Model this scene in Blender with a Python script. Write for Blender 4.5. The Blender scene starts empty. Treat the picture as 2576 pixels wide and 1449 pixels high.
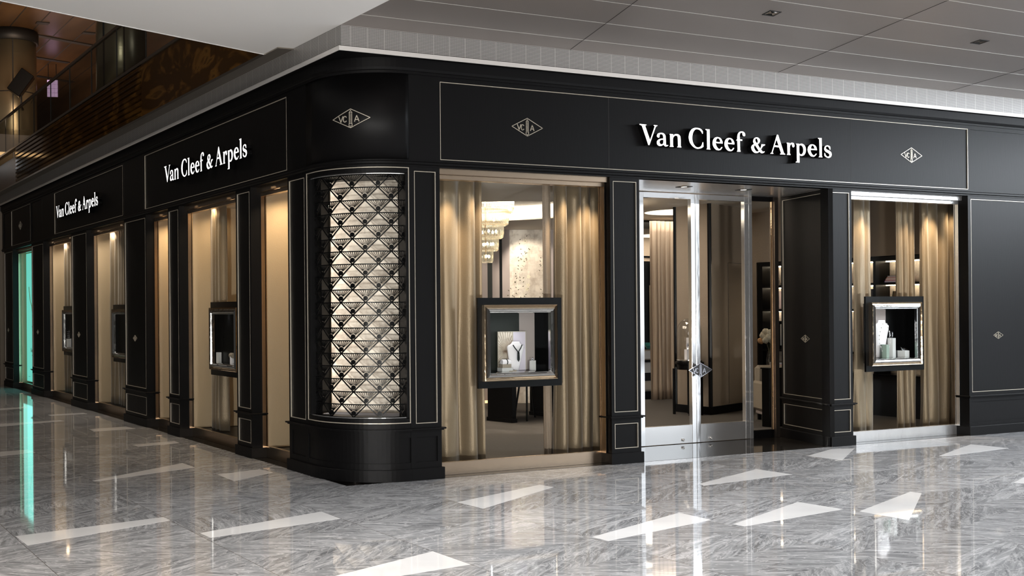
import bpy, bmesh, math, random
from mathutils import Vector, Matrix
random.seed(7)
PI = math.pi
SC = bpy.context.scene
COL = SC.collection
# ------------------------------------------------------------------ camera
YAW, PITCH, ROLL = 0.429903, 0.000552, -0.008106
fw = Vector((math.sin(YAW)*math.cos(PITCH), math.cos(YAW)*math.cos(PITCH), math.sin(PITCH)))
r0 = Vector((math.cos(YAW), -math.sin(YAW), 0)); u0 = r0.cross(fw)
rr = r0*math.cos(ROLL) + u0*math.sin(ROLL); uu = -r0*math.sin(ROLL) + u0*math.cos(ROLL)
cd = bpy.data.cameras.new('camera'); cam = bpy.data.objects.new('camera', cd); COL.objects.link(cam)
m = Matrix((rr, uu, -fw)).transposed().to_4x4(); m.translation = Vector((-4.4966, -8.5904, 1.5))
cam.matrix_world = m
cd.sensor_width = 36; cd.sensor_fit = 'HORIZONTAL'; cd.lens = 2862.72/2576*36
cd.shift_x = (1288-718.58)/2576; cd.shift_y = (778.80-724.5)/2576
cd.clip_end = 200
SC.camera = cam
# ------------------------------------------------------------------ world, light, exposure
SC.view_settings.view_transform = 'Standard'; SC.view_settings.look = 'None'
SC.view_settings.exposure = 0.0; SC.view_settings.gamma = 1.0; SC.view_settings.use_curve_mapping = False
w = bpy.data.worlds.new('world'); SC.world = w; w.use_nodes = True
bg = w.node_tree.nodes['Background']; bg.inputs[0].default_value = (.75, .72, .7, 1); bg.inputs[1].default_value = .06
def area(name, loc, look, sx, sy, power, col, spread=180):
    l = bpy.data.lights.new(name, 'AREA'); l.shape = 'RECTANGLE'; l.size = sx; l.size_y = sy
    l.energy = power; l.color = col; l.spread = math.radians(spread)
    o = bpy.data.objects.new(name, l); COL.objects.link(o); o.location = loc
    d = Vector(look) - Vector(loc); o.rotation_euler = d.to_track_quat('-Z', 'Y').to_euler(); return o
def spot(name, loc, look, power, col, ang=60, blend=.6, rad=.03):
    l = bpy.data.lights.new(name, 'SPOT'); l.energy = power; l.color = col; l.spot_size = math.radians(ang)
    l.spot_blend = blend; l.shadow_soft_size = rad
    o = bpy.data.objects.new(name, l); COL.objects.link(o); o.location = loc
    d = Vector(look) - Vector(loc); o.rotation_euler = d.to_track_quat('-Z', 'Y').to_euler(); return o
WARM = (1, .74, .46); WARM2 = (1, .86, .70); DAY = (.86, .93, 1)
area('daylight_window', (21, -19, 3.4), (2, -9, 2.0), 13, 6.5, 450, DAY)        # glazed atrium wall far to the right
area('fascia_fill', (12.6, -3.4, 3.88), (12.2, -3.0, 0), 6, 4.5, 2900, DAY)  # added unseen lamp under the ceiling to lift the right fascia
area('overhead_fill', (-1, -9.5, 3.88), (-1, -9.5, 0), 12, 3.5, 420, (1, .97, .93))   # added unseen fill lamp behind the camera for the floor
for x, y, p in ((-6, -4, 300), (-3, -3.2, 260), (0.6, -3.4, 330), (3.4, -2.2, 260), (6.4, -2.2, 330), (9.5, -2.4, 330), (-.9, -1.4, 120), (-2.2, 1.5, 170), (-2.6, 5, 120), (-2.6, 9, 90), (-2.6, 13, 60), (8, -4.5, 300)):
    spot('mall_downlight', (x, y, 3.85 if y < 0 else 7.8), (x, y-.3, 0), p*2.1, (.98, .97, .96) if x > -2.5 and y < 0 else (1, .88, .76), 105, .9, .12)
for x, y, tx, ty, p in ((-6, -9.6, -2.2, -.5, 1150), (-1.5, -9.8, 3, -1, 700), (4, -8.5, 7, -1, 500)):
    spot('ceiling_fill_uplight', (x, y, .3), (tx, ty, 3.9), p*1.9, (1, .97, .93), 75, .9, .15)  # added unseen uplights near floor level that brighten the ceilings
# ------------------------------------------------------------------ materials
def mat(name, col, rough=.5, metal=0, spec=.5, emit=None, es=1, bump=None, coat=0, trans=0):
    m = bpy.data.materials.new(name); m.use_nodes = True; nt = m.node_tree; b = nt.nodes['Principled BSDF']
    b.inputs['Base Color'].default_value = (*col, 1); b.inputs['Roughness'].default_value = rough
    b.inputs['Metallic'].default_value = metal; b.inputs['Specular IOR Level'].default_value = spec
    b.inputs['Coat Weight'].default_value = coat; b.inputs['Transmission Weight'].default_value = trans
    if emit: b.inputs['Emission Color'].default_value = (*emit, 1); b.inputs['Emission Strength'].default_value = es
    if bump:
        sc, st, vec = bump
        tc = nt.nodes.new('ShaderNodeTexCoord'); mp = nt.nodes.new('ShaderNodeMapping'); mp.inputs['Scale'].default_value = vec
        n = nt.nodes.new('ShaderNodeTexNoise'); n.inputs['Scale'].default_value = sc; n.inputs['Detail'].default_value = 4
        bp = nt.nodes.new('ShaderNodeBump'); bp.inputs['Strength'].default_value = st; bp.inputs['Distance'].default_value = .01
        nt.links.new(tc.outputs['Object'], mp.inputs[0]); nt.links.new(mp.outputs[0], n.inputs['Vector'])
        nt.links.new(n.outputs[0], bp.inputs['Height']); nt.links.new(bp.outputs[0], b.inputs['Normal'])
    return m
def noisecol(m, c1, c2, scale, vec=(1, 1, 1), detail=5, lo=.35, hi=.65, dist=0):
    nt = m.node_tree; b = nt.nodes['Principled BSDF']
    tc = nt.nodes.new('ShaderNodeTexCoord'); mp = nt.nodes.new('ShaderNodeMapping'); mp.inputs['Scale'].default_value = vec
    n = nt.nodes.new('ShaderNodeTexNoise'); n.inputs['Scale'].default_value = scale; n.inputs['Detail'].default_value = detail
    n.inputs['Distortion'].default_value = dist
    cr = nt.nodes.new('ShaderNodeValToRGB'); cr.color_ramp.elements[0].position = lo; cr.color_ramp.elements[1].position = hi
    cr.color_ramp.elements[0].color = (*c1, 1); cr.color_ramp.elements[1].color = (*c2, 1)
    nt.links.new(tc.outputs['Object'], mp.inputs[0]); nt.links.new(mp.outputs[0], n.inputs['Vector'])
    nt.links.new(n.outputs[0], cr.inputs[0]); nt.links.new(cr.outputs[0], b.inputs['Base Color']); return m
M = {}
M['black'] = mat('black_lacquer', (.0030, .0028, .0030), .46, spec=.14, bump=(60, .05, (1, 1, .15)))
M['black2'] = mat('black_gloss', (.003, .003, .0033), .3, spec=.15)
M['brass'] = mat('champagne_inlay', (.50, .45, .37), .32, .35)
M['bronze'] = mat('satin_bronze', (.52, .40, .29), .26, 1, bump=(40, .05, (1, 1, 20)))
M['strip'] = mat('bright_steel_strip', (.85, .82, .79), .25, .45)
M['steel'] = mat('satin_steel', (.80, .79, .78), .24, .85, bump=(3, .22, (1, 1, .35)))
M['chrome'] = mat('polished_steel', (.90, .90, .90), .10, .85, bump=(2.2, .5, (1, 1, .3)))
M['gold'] = mat('polished_gold', (.66, .50, .34), .07, 1, bump=(9, .25, (1, 1, 1)))
M['frameinner'] = mat('polished_silver_moulding', (.72, .70, .68), .08, 1, bump=(9, .2, (1, 1, 1))); M['pearl'] = mat('pearl', (.85, .83, .82), .2)
M['mesh'] = mat('perforated_steel', (.3, .29, .28), .4, .5)
M['granite'] = noisecol(mat('dark_granite', (.02, .02, .02), .06, spec=.5), (.008, .007, .006), (.03, .026, .022), 60)
M['white'] = mat('white_plaster', (.76, .75, .735), .6)
M['panelceil'] = mat('brushed_ceiling_metal', (.37, .332, .308), .40, .7, bump=(14, .12, (1, 40, 40)))
M['seam'] = mat('bright_reveal', (.8, .78, .75), .3, .6)
M['darkseam'] = mat('dark_reveal', (.02, .018, .016), .6)
M['letter'] = mat('letter_face', (.9, .9, .9), .4, emit=(1, .98, .96), es=1.6)
M['fabricwall'] = mat('fabric_wall', (.46, .36, .235), .8, bump=(260, .35, (1, 1, .3)))
M['taupe'] = mat('taupe_fabric', (.27, .215, .165), .75, bump=(200, .4, (.3, .3, 1)))
M['mauve'] = mat('mauve_fabric', (.38, .33, .32), .7)
M['green'] = mat('dark_green_panel', (.007, .010, .007), .5)
M['carpet'] = noisecol(mat('carpet', (.13, .115, .10), .9), (.055, .048, .043), (.085, .075, .067), 30, (1, 6, 1))
M['plaster'] = mat('interior_ceiling', (.62, .57, .50), .7)
M['cove'] = mat('cove_glow', (1, 1, 1), .5, emit=(1, .88, .70), es=1.7)
M['bustw'] = mat('white_leather', (.85, .82, .86), .5)
M['lilac'] = mat('lilac_leather', (.62, .58, .68), .6)
M['greyb'] = mat('grey_block', (.55, .55, .55), .5)
M['slate'] = mat('slate_suede', (.16, .16, .19), .8)
M['silver'] = mat('jewel_silver', (.85, .85, .9), .12, 1)
M['darkgem'] = mat('dark_gems', (.03, .04, .04), .15, .3, bump=(200, 1, (1, 1, 1)))
M['cream'] = mat('cream_upholstery', (.30, .255, .205), .8, bump=(150, .3, (1, 1, 1)))
M['teal'] = mat('turquoise_lightbox', (.2, .75, .65), .5, emit=(.13, .58, .48), es=1.15)
M['tealtext'] = mat('poster_print', (.01, .12, .11), .5)
M['gilt'] = mat('poster_gold', (.5, .3, .05), .4)
M['wood'] = noisecol(mat('ceiling_wood', (.2, .1, .04), .3), (.07, .038, .017), (.115, .064, .03), 3, (1, .2, 1))
M['coltile'] = mat('bronze_column', (.46, .39, .26), .28, .8, bump=(1.2, .4, (1, 1, 6)))
M['rail'] = mat('rail_metal', (.40, .36, .31), .3, 1)
M['lamp'] = mat('lamp_lens', (1, 1, 1), .4, emit=(1, .9, .75), es=3)
M['bulb'] = mat('bulb', (1, 1, 1), .4, emit=(1, .86, .6), es=5)
M['leaf'] = mat('painted_leaf', (.10, .09, .045), .6)
M['petal'] = mat('painted_petal', (.85, .8, .62), .6)
M['flower'] = mat('hydrangea', (.85, .78, .62), .7, bump=(60, 1, (1, 1, 1)))
M['peach'] = mat('peach_rose', (.85, .50, .25), .7)
M['cord'] = mat('black_rubber', (.01, .01, .01), .5)
M['whiteband'] = mat('white_fascia', (.55, .52, .5), .5)
M['warmstrip'] = mat('warm_cove_strip', (1, .7, .4), .5, emit=(1, .62, .28), es=1.6)
M['whitestrip'] = mat('bright_slats', (1, 1, 1), .5, emit=(.95, .97, 1), es=2)
M['purple'] = mat('lilac_reflection_glow', (.5, .3, .5), .4, emit=(.75, .5, .8), es=.8)  # emission put in for a lilac reflection
def glass(name, tint=(1, 1, 1), f0=.02, fm=1.0):
    m = bpy.data.materials.new(name); m.use_nodes = True; nt = m.node_tree; nt.nodes.clear()
    o = nt.nodes.new('ShaderNodeOutputMaterial'); t = nt.nodes.new('ShaderNodeBsdfTransparent'); g = nt.nodes.new('ShaderNodeBsdfGlossy')
    t.inputs[0].default_value = (*tint, 1); g.inputs['Roughness'].default_value = .01
    ge = nt.nodes.new('ShaderNodeNewGeometry'); dt = nt.nodes.new('ShaderNodeVectorMath'); dt.operation = 'DOT_PRODUCT'
    nt.links.new(ge.outputs['Normal'], dt.inputs[0]); nt.links.new(ge.outputs['Incoming'], dt.inputs[1])
    q = lambda op, a, b_: (lambda n: ([nt.links.new(v, n.inputs[i]) if not isinstance(v, (int, float)) else setattr(n.inputs[i], 'default_value', v) for i, v in enumerate((a, b_))], setattr(n, 'operation', op), n.outputs[0])[-1])(nt.nodes.new('ShaderNodeMath'))
    cs = q('ABSOLUTE', dt.outputs['Value'], 0); fr = q('POWER', q('SUBTRACT', 1, cs), 5)      # Schlick reflectance of one thin pane face
    fr = q('ADD', q('MULTIPLY', fr, fm*(1-f0)), f0); x = nt.nodes.new('ShaderNodeMixShader')
    nt.links.new(fr, x.inputs[0]); nt.links.new(t.outputs[0], x.inputs[1]); nt.links.new(g.outputs[0], x.inputs[2])
    nt.links.new(x.outputs[0], o.inputs[0]); return m
M['glass'] = glass('window_glass', (.985, .99, .985), .0008, .2); M['rglass'] = glass('railing_glass', (.82, .84, .82), .02)
M['dome'] = glass('bell_glass', (.93, .94, .94), .14); M['crystal'] = glass('crystal_rod', (.88, .84, .74), .30)
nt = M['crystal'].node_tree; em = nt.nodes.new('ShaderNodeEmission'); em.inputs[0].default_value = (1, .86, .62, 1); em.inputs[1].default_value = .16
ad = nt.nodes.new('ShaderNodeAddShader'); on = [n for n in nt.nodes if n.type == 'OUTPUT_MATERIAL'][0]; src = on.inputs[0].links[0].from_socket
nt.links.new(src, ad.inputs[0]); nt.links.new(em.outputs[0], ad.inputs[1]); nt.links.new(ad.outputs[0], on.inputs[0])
# velvet curtain: champagne metallic cloth with crinkles
m = mat('champagne_velvet', (.235, .18, .115), .42, .45, bump=(130, .22, (1, 1, .8))); M['curtain'] = m; M['palecurtain'] = mat('pale_curtain_cloth', (.52, .42, .33), .45, .3, bump=(130, .22, (1, 1, .8)))
m.node_tree.nodes['Principled BSDF'].inputs['Sheen Weight'].default_value = .3
# gold-leaf squares
def leafmat(name, c1, c2, scale):
    m = mat(name, c1, .45, .25); nt = m.node_tree; b = nt.nodes['Principled BSDF']
    tc = nt.nodes.new('ShaderNodeTexCoord'); n = nt.nodes.new('ShaderNodeTexNoise'); n.inputs['Scale'].default_value = scale; n.inputs['Detail'].default_value = 8
    n.inputs['Roughness'].default_value = .7
    cr = nt.nodes.new('ShaderNodeValToRGB'); cr.color_ramp.elements[0].position = .35; cr.color_ramp.elements[1].position = .55
    cr.color_ramp.elements[0].color = (*c2, 1); cr.color_ramp.elements[1].color = (*c1, 1)
    sn = nt.nodes.new('ShaderNodeVectorMath'); sn.operation = 'SNAP'; sn.inputs[1].default_value = (.11, .11, .11)
    wn = nt.nodes.new('ShaderNodeTexWhiteNoise'); mx = nt.nodes.new('ShaderNodeMix'); mx.data_type = 'RGBA'; mx.blend_type = 'MULTIPLY'
    mr = nt.nodes.new('ShaderNodeMapRange'); mr.inputs[3].default_value = .86; mr.inputs[4].default_value = 1.05
    L = nt.links; L.new(tc.outputs['Object'], n.inputs['Vector']); L.new(tc.outputs['Object'], sn.inputs[0]); L.new(sn.outputs[0], wn.inputs[0])
    L.new(n.outputs[0], cr.inputs[0]); L.new(wn.outputs[0], mr.inputs[0]); mx.inputs[0].default_value = 1
    L.new(cr.outputs[0], mx.inputs[6]); L.new(mr.outputs[0], mx.inputs[7]); L.new(mx.outputs[2], b.inputs['Base Color']); return m
M['goldleaf'] = leafmat('gold_leaf_paper', (.78, .71, .62), (.56, .48, .40), 9)
M['silverleaf'] = leafmat('silver_leaf_back', (.80, .70, .58), (.50, .42, .33), 8)
# sunburst straw marquetry
# brown onyx with gold veins
m = mat('brown_onyx', (.1, .05, .01), .07, spec=.6); M['onyx'] = m; nt = m.node_tree; b = nt.nodes['Principled BSDF']; L = nt.links
tc = nt.nodes.new('ShaderNodeTexCoord'); n1 = nt.nodes.new('ShaderNodeTexNoise'); n1.inputs['Scale'].default_value = 1.3; n1.inputs['Detail'].default_value = 10; n1.inputs['Distortion'].default_value = 2.2
c1 = nt.nodes.new('ShaderNodeValToRGB'); e = c1.color_ramp.elements; e[0].position = .3; e[0].color = (.030, .013, .003, 1); e[1].position = .58; e[1].color = (.085, .038, .007, 1)
v = e.new(.5); v.color = (.028, .012, .002, 1); v = e.new(.60); v.color = (.085, .042, .009, 1); v2 = e.new(.63); v2.color = (.045, .02, .004, 1)
mp = nt.nodes.new('ShaderNodeMapping'); mp.inputs['Rotation'].default_value = (.5, 0, 0); mp.inputs['Scale'].default_value = (1, .45, 1.4); L.new(tc.outputs['Object'], mp.inputs[0]); L.new(mp.outputs[0], n1.inputs[0]); L.new(n1.outputs[0], c1.inputs[0]); L.new(c1.outputs[0], b.inputs['Base Color'])
bp = nt.nodes.new('ShaderNodeBump'); bp.inputs['Strength'].default_value = .1; n2 = nt.nodes.new('ShaderNodeTexNoise'); n2.inputs['Scale'].default_value = 3
L.new(tc.outputs['Object'], n2.inputs[0]); L.new(n2.outputs[0], bp.inputs['Height']); L.new(bp.outputs[0], b.inputs['Normal'])
# perforated band: rows of small holes
m = M['mesh']; nt = m.node_tree; b = nt.nodes['Principled BSDF']; L = nt.links
tc = nt.nodes.new('ShaderNodeTexCoord'); sp = nt.nodes.new('ShaderNodeSeparateXYZ'); L.new(tc.outputs['Object'], sp.inputs[0])
def mth(nt, op, a, c=None, v=None, d=None):
    q = nt.nodes.new('ShaderNodeMath'); q.operation = op
    for i, s in enumerate((a, c, d)):
        if s is None: continue
        if isinstance(s, (int, float)): q.inputs[i].default_value = s
        else: nt.links.new(s, q.inputs[i])
    return q.outputs[0]
hx = mth(nt, 'ADD', sp.outputs[0], sp.outputs[1])
sx_ = mth(nt, 'SINE', mth(nt, 'MULTIPLY', hx, 2*PI/.018)); sz_ = mth(nt, 'SINE', mth(nt, 'MULTIPLY', sp.outputs[2], 2*PI/.0125))
hole = mth(nt, 'GREATER_THAN', mth(nt, 'ADD', mth(nt, 'MULTIPLY', sx_, .35), sz_), .1)
seam = mth(nt, 'LESS_THAN', mth(nt, 'FRACT', mth(nt, 'DIVIDE', hx, .165)), .035)
hole = mth(nt, 'MULTIPLY', hole, mth(nt, 'SUBTRACT', 1, seam))
mx = nt.nodes.new('ShaderNodeMix'); mx.data_type = 'RGBA'; L.new(hole, mx.inputs[0]); mx.inputs[6].default_value = (.50, .48, .46, 1); mx.inputs[7].default_value = (.16, .155, .15, 1)
L.new(mx.outputs[2], b.inputs['Base Color'])
# marble floor: joints every 1.122 m, slanted pieces with their own vein direction
m = mat('grey_veined_marble', (.3, .3, .3), .035, spec=.5); M['marble'] = m; nt = m.node_tree; b = nt.nodes['Principled BSDF']; L = nt.links
tc = nt.nodes.new('ShaderNodeTexCoord'); sp = nt.nodes.new('ShaderNodeSeparateXYZ'); L.new(tc.outputs['Object'], sp.inputs[0])
X_, Y_ = sp.outputs[0], sp.outputs[1]; PW = 1.1225
cx = mth(nt, 'DIVIDE', mth(nt, 'ADD', X_, .74), PW); ci = mth(nt, 'FLOOR', cx); cf = mth(nt, 'MULTIPLY', mth(nt, 'SUBTRACT', cx, ci), PW)
half = mth(nt, 'FLOOR', mth(nt, 'MULTIPLY', mth(nt, 'SUBTRACT', cx, ci), 2))
wn0 = nt.nodes.new('ShaderNodeTexWhiteNoise'); wn0.noise_dimensions = '1D'; L.new(ci, wn0.inputs['W'])
slope = mth(nt, 'ADD', mth(nt, 'MULTIPLY', wn0.outputs[0], .22), .30)
yy = mth(nt, 'SUBTRACT', Y_, mth(nt, 'MULTIPLY', cf, slope)); yy = mth(nt, 'ADD', yy, mth(nt, 'MULTIPLY', wn0.outputs[0], 7.3))
ry = mth(nt, 'DIVIDE', yy, .47); ri = mth(nt, 'FLOOR', ry)
s2 = mth(nt, 'ADD', mth(nt, 'MULTIPLY', mth(nt, 'SUBTRACT', ry, ri), 1.35), mth(nt, 'MULTIPLY', cf, .55)); tri = mth(nt, 'FLOOR', s2)
cmb = nt.nodes.new('ShaderNodeCombineXYZ'); L.new(ci, cmb.inputs[0]); L.new(ri, cmb.inputs[1]); L.new(tri, cmb.inputs[2])
wn = nt.nodes.new('ShaderNodeTexWhiteNoise'); L.new(cmb.outputs[0], wn.inputs[0])
par = mth(nt, 'SUBTRACT', mth(nt, 'MULTIPLY', mth(nt, 'MODULO', mth(nt, 'ADD', mth(nt, 'ABSOLUTE', mth(nt, 'ADD', ri, tri)), ci), 2), 2), 1)
ang = mth(nt, 'ADD', mth(nt, 'MULTIPLY', par, .48), mth(nt, 'MULTIPLY', wn.outputs[0], .55)); ang = mth(nt, 'ADD', ang, -.25)
vr = nt.nodes.new('ShaderNodeVectorRotate'); vr.rotation_type = 'Z_AXIS'; L.new(tc.outputs['Object'], vr.inputs[0]); L.new(ang, vr.inputs['Angle'])
ofs = nt.nodes.new('ShaderNodeVectorMath'); ofs.operation = 'MULTIPLY_ADD'; L.new(wn.outputs[1], ofs.inputs[0]); ofs.inputs[1].default_value = (7, 7, 7); L.new(vr.outputs[0], ofs.inputs[2])
mp = nt.nodes.new('ShaderNodeMapping'); mp.inputs['Scale'].default_value = (1.0, 9, 1); L.new(ofs.outputs[0], mp.inputs[0])
na = nt.nodes.new('ShaderNodeTexNoise'); na.inputs['Scale'].default_value = 2.3; na.inputs['Detail'].default_value = 9; na.inputs['Roughness'].default_value = .68; na.inputs['Distortion'].default_value = .9
L.new(mp.outputs[0], na.inputs[0])
cr = nt.nodes.new('ShaderNodeValToRGB'); e = cr.color_ramp.elements; e[0].position = .33; e[0].color = (.13, .133, .14, 1); e[1].position = .68; e[1].color = (.44, .445, .455, 1)
k = e.new(.5); k.color = (.245, .25, .26, 1)
L.new(na.outputs[0], cr.inputs[0])
mp2 = nt.nodes.new('ShaderNodeMapping'); mp2.inputs['Scale'].default_value = (1.2, 3.5, 1); L.new(ofs.outputs[0], mp2.inputs[0])
nb = nt.nodes.new('ShaderNodeTexNoise'); nb.inputs['Scale'].default_value = 2.6; nb.inputs['Detail'].default_value = 7; nb.inputs['Distortion'].default_value = 2.2; L.new(mp2.outputs[0], nb.inputs[0])
vein = mth(nt, 'SUBTRACT', 1, mth(nt, 'MULTIPLY', mth(nt, 'ABSOLUTE', mth(nt, 'SUBTRACT', nb.outputs[0], .5)), 28)); 
vein = mth(nt, 'MULTIPLY', mth(nt, 'MAXIMUM', vein, 0), .55)
mx = nt.nodes.new('ShaderNodeMix'); mx.data_type = 'RGBA'; L.new(vein, mx.inputs[0]); L.new(cr.outputs[0], mx.inputs[6]); mx.inputs[7].default_value = (.55, .55, .56, 1)
br = mth(nt, 'ADD', mth(nt, 'MULTIPLY', wn.outputs[0], .25), .87)
mm = nt.nodes.new('ShaderNodeVectorMath'); mm.operation = 'SCALE'; L.new(mx.outputs[2], mm.inputs[0]); L.new(br, mm.inputs['Scale'])
jt = mth(nt, 'LESS_THAN', mth(nt, 'MINIMUM', cf, mth(nt, 'SUBTRACT', PW, cf)), .0022)
mj = nt.nodes.new('ShaderNodeMix'); mj.data_type = 'RGBA'; L.new(jt, mj.inputs[0]); L.new(mm.outputs[0], mj.inputs[6]); mj.inputs[7].default_value = (.12, .11, .10, 1)
L.new(mj.outputs[2], b.inputs['Base Color'])
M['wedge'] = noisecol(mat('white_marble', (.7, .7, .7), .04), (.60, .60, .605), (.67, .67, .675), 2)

# ------------------------------------------------------------------ mesh helpers
def obj(name, bm, m, parent=None, smooth=False, loc=None, rotz=0):
    me = bpy.data.meshes.new(name); bmesh.ops.recalc_face_normals(bm, faces=bm.faces)
    bm.to_mesh(me); bm.free()
    for mm_ in (m if isinstance(m, (list, tuple)) else [m]): me.materials.append(M[mm_] if isinstance(mm_, str) else mm_)
    if smooth:
        for p in me.polygons: p.use_smooth = True
    o = bpy.data.objects.new(name, me); COL.objects.link(o)
    if parent: o.parent = parent
    if loc: o.location = loc
    if rotz: o.rotation_euler = (0, 0, rotz)
    return o
def B(): return bmesh.new()
def box(bm, x0, x1, y0, y1, z0, z1, bev=0, mi=0):
    if x1 < x0: x0, x1 = x1, x0
    if y1 < y0: y0, y1 = y1, y0
    if z1 < z0: z0, z1 = z1, z0
    vs = [bm.verts.new(p) for p in ((x0,y0,z0),(x1,y0,z0),(x1,y1,z0),(x0,y1,z0),(x0,y0,z1),(x1,y0,z1),(x1,y1,z1),(x0,y1,z1))]
    fs = [bm.faces.new([vs[i] for i in f]) for f in ((0,3,2,1),(4,5,6,7),(0,1,5,4),(1,2,6,5),(2,3,7,6),(3,0,4,7))]
    for f in fs: f.material_index = mi
    if bev:
        es = set(e for f in fs for e in f.edges)
        bmesh.ops.bevel(bm, geom=list(es), offset=bev, segments=1, affect='EDGES', profile=.5)
    return bm
def bx(*a, **k): return box(B(), *a, **k)
def prism(bm, pts, z0, z1, mi=0):
    lo = [bm.verts.new((p[0], p[1], z0)) for p in pts]; hi = [bm.verts.new((p[0], p[1], z1)) for p in pts]; n = len(pts)
    fs = [bm.faces.new(lo[::-1]), bm.faces.new(hi)] + [bm.faces.new((lo[i], lo[(i+1) % n], hi[(i+1) % n], hi[i])) for i in range(n)]
    for f in fs: f.material_index = mi
    return bm
def lathe(bm, prof, seg=24, c=(0, 0, 0), cap=True, axis='Z'):
    rings = []
    for r, z in prof:
        ring = []
        for i in range(seg):
            a = 2*PI*i/seg
            p = (r*math.cos(a), r*math.sin(a), z)
            if axis == 'X': p = (p[2], p[0], p[1])
            if axis == 'Y': p = (p[0], p[2], p[1])
            ring.append(bm.verts.new((p[0]+c[0], p[1]+c[1], p[2]+c[2])))
        rings.append(ring)
    for a, b_ in zip(rings, rings[1:]):
        for i in range(seg): bm.faces.new((a[i], a[(i+1) % seg], b_[(i+1) % seg], b_[i]))
    if cap: bm.faces.new(rings[0][::-1]); bm.faces.new(rings[-1])
    return bm
def tube(bm, pts, r, seg=6):
    pts = [Vector(p) for p in pts]; rings = []
    for i, p in enumerate(pts):
        d = (pts[min(i+1, len(pts)-1)] - pts[max(i-1, 0)]).normalized()
        a = d.cross(Vector((0, 0, 1))) if abs(d.z) < .95 else d.cross(Vector((1, 0, 0)))
        a.normalize(); c = d.cross(a)
        rings.append([bm.verts.new(p + (a*math.cos(2*PI*k/seg) + c*math.sin(2*PI*k/seg))*r) for k in range(seg)])
    for a, c in zip(rings, rings[1:]):
        for k in range(seg): bm.faces.new((a[k], a[(k+1) % seg], c[(k+1) % seg], c[k]))
    bm.faces.new(rings[0][::-1]); bm.faces.new(rings[-1]); return bm
def sweep(bm, path, prof, closed=True):
    """path: (point, outward normal) pairs in plan; prof: (offset outward, z) ring"""
    rings = [[bm.verts.new((p[0]+n[0]*o, p[1]+n[1]*o, z)) for o, z in prof] for p, n in path]
    k = len(prof)
    for a, c in zip(rings, rings[1:]):
        for i in range(k if closed else k-1): bm.faces.new((a[i], a[(i+1) % k], c[(i+1) % k], c[i]))
    if closed: bm.faces.new(rings[0]); bm.faces.new(rings[-1][::-1])
    return bm
def frame(bm, x0, x1, z0, z1, w, y0, y1, mi=0):
    """rectangular frame in the local xz plane, outer size given, bar width w"""
    box(bm, x0, x1, y0, y1, z0, z0+w, mi=mi); box(bm, x0, x1, y0, y1, z1-w, z1, mi=mi)
    box(bm, x0, x0+w, y0, y1, z0+w, z1-w, mi=mi); box(bm, x1-w, x1, y0, y1, z0+w, z1-w, mi=mi); return bm
def tag(o, label=None, cat=None, group=None, kind=None):
    if label: o['label'] = label
    if cat: o['category'] = cat
    if group: o['group'] = group
    if kind: o['kind'] = kind
    return o
def thing(name, label, cat, loc=(0, 0, 0), rotz=0, group=None, kind=None):
    o = bpy.data.objects.new(name, None); COL.objects.link(o); o.location = loc; o.rotation_euler = (0, 0, rotz)
    return tag(o, label, cat, group, kind)
def struct(name, bm, m, parent=None, smooth=False, label=None):
    o = obj(name, bm, m, parent, smooth)
    if not parent: o['kind'] = 'structure'
    if label: o['label'] = label
    return o
LEFT = -PI/2      # rotation that turns a right-front piece (facing -y) into a left-front piece (facing -x)
# ------------------------------------------------------------------ floor and ceilings
bm = B(); prism(bm, [(-16, -16), (16, -16), (16, 0), (-.0, 0), (-.0, 17), (-16, 17)], -.12, 0)
floor = struct('floor', bm, 'marble')
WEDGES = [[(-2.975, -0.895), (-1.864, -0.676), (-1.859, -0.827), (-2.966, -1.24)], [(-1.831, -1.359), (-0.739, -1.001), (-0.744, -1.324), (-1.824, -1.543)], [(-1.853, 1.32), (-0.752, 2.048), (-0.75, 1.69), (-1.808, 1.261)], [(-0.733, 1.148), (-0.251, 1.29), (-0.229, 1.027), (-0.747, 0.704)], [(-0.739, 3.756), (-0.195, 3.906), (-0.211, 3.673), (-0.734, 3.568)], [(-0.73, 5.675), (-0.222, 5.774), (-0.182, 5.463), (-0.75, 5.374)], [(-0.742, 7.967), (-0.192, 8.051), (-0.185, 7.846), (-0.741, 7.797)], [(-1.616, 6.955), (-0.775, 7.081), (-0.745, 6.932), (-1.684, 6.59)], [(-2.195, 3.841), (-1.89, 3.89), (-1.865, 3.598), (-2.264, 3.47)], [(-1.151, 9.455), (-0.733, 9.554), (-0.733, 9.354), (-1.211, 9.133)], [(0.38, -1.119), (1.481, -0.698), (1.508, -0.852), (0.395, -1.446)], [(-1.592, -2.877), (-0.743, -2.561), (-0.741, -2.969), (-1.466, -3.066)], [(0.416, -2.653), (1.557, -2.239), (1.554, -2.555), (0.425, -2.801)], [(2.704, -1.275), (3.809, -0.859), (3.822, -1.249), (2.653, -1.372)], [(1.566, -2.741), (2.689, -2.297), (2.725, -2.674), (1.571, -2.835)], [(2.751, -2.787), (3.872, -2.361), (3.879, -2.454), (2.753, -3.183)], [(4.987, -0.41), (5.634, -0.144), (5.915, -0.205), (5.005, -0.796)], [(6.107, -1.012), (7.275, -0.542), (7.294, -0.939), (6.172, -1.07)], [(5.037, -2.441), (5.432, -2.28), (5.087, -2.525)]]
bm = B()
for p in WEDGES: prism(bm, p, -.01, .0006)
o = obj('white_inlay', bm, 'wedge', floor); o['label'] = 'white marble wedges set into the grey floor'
bm = B()   # dark granite in the recesses
prism(bm, [(.95, 0), (2.86, 0), (2.86, .16), (.95, .16)], -.1, .0015)
prism(bm, [(3.2, 0), (5.80, 0), (6.14, .93), (6.14, 1.0), (3.5, 1.0), (3.5, .93)], -.1, .0015)
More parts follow.
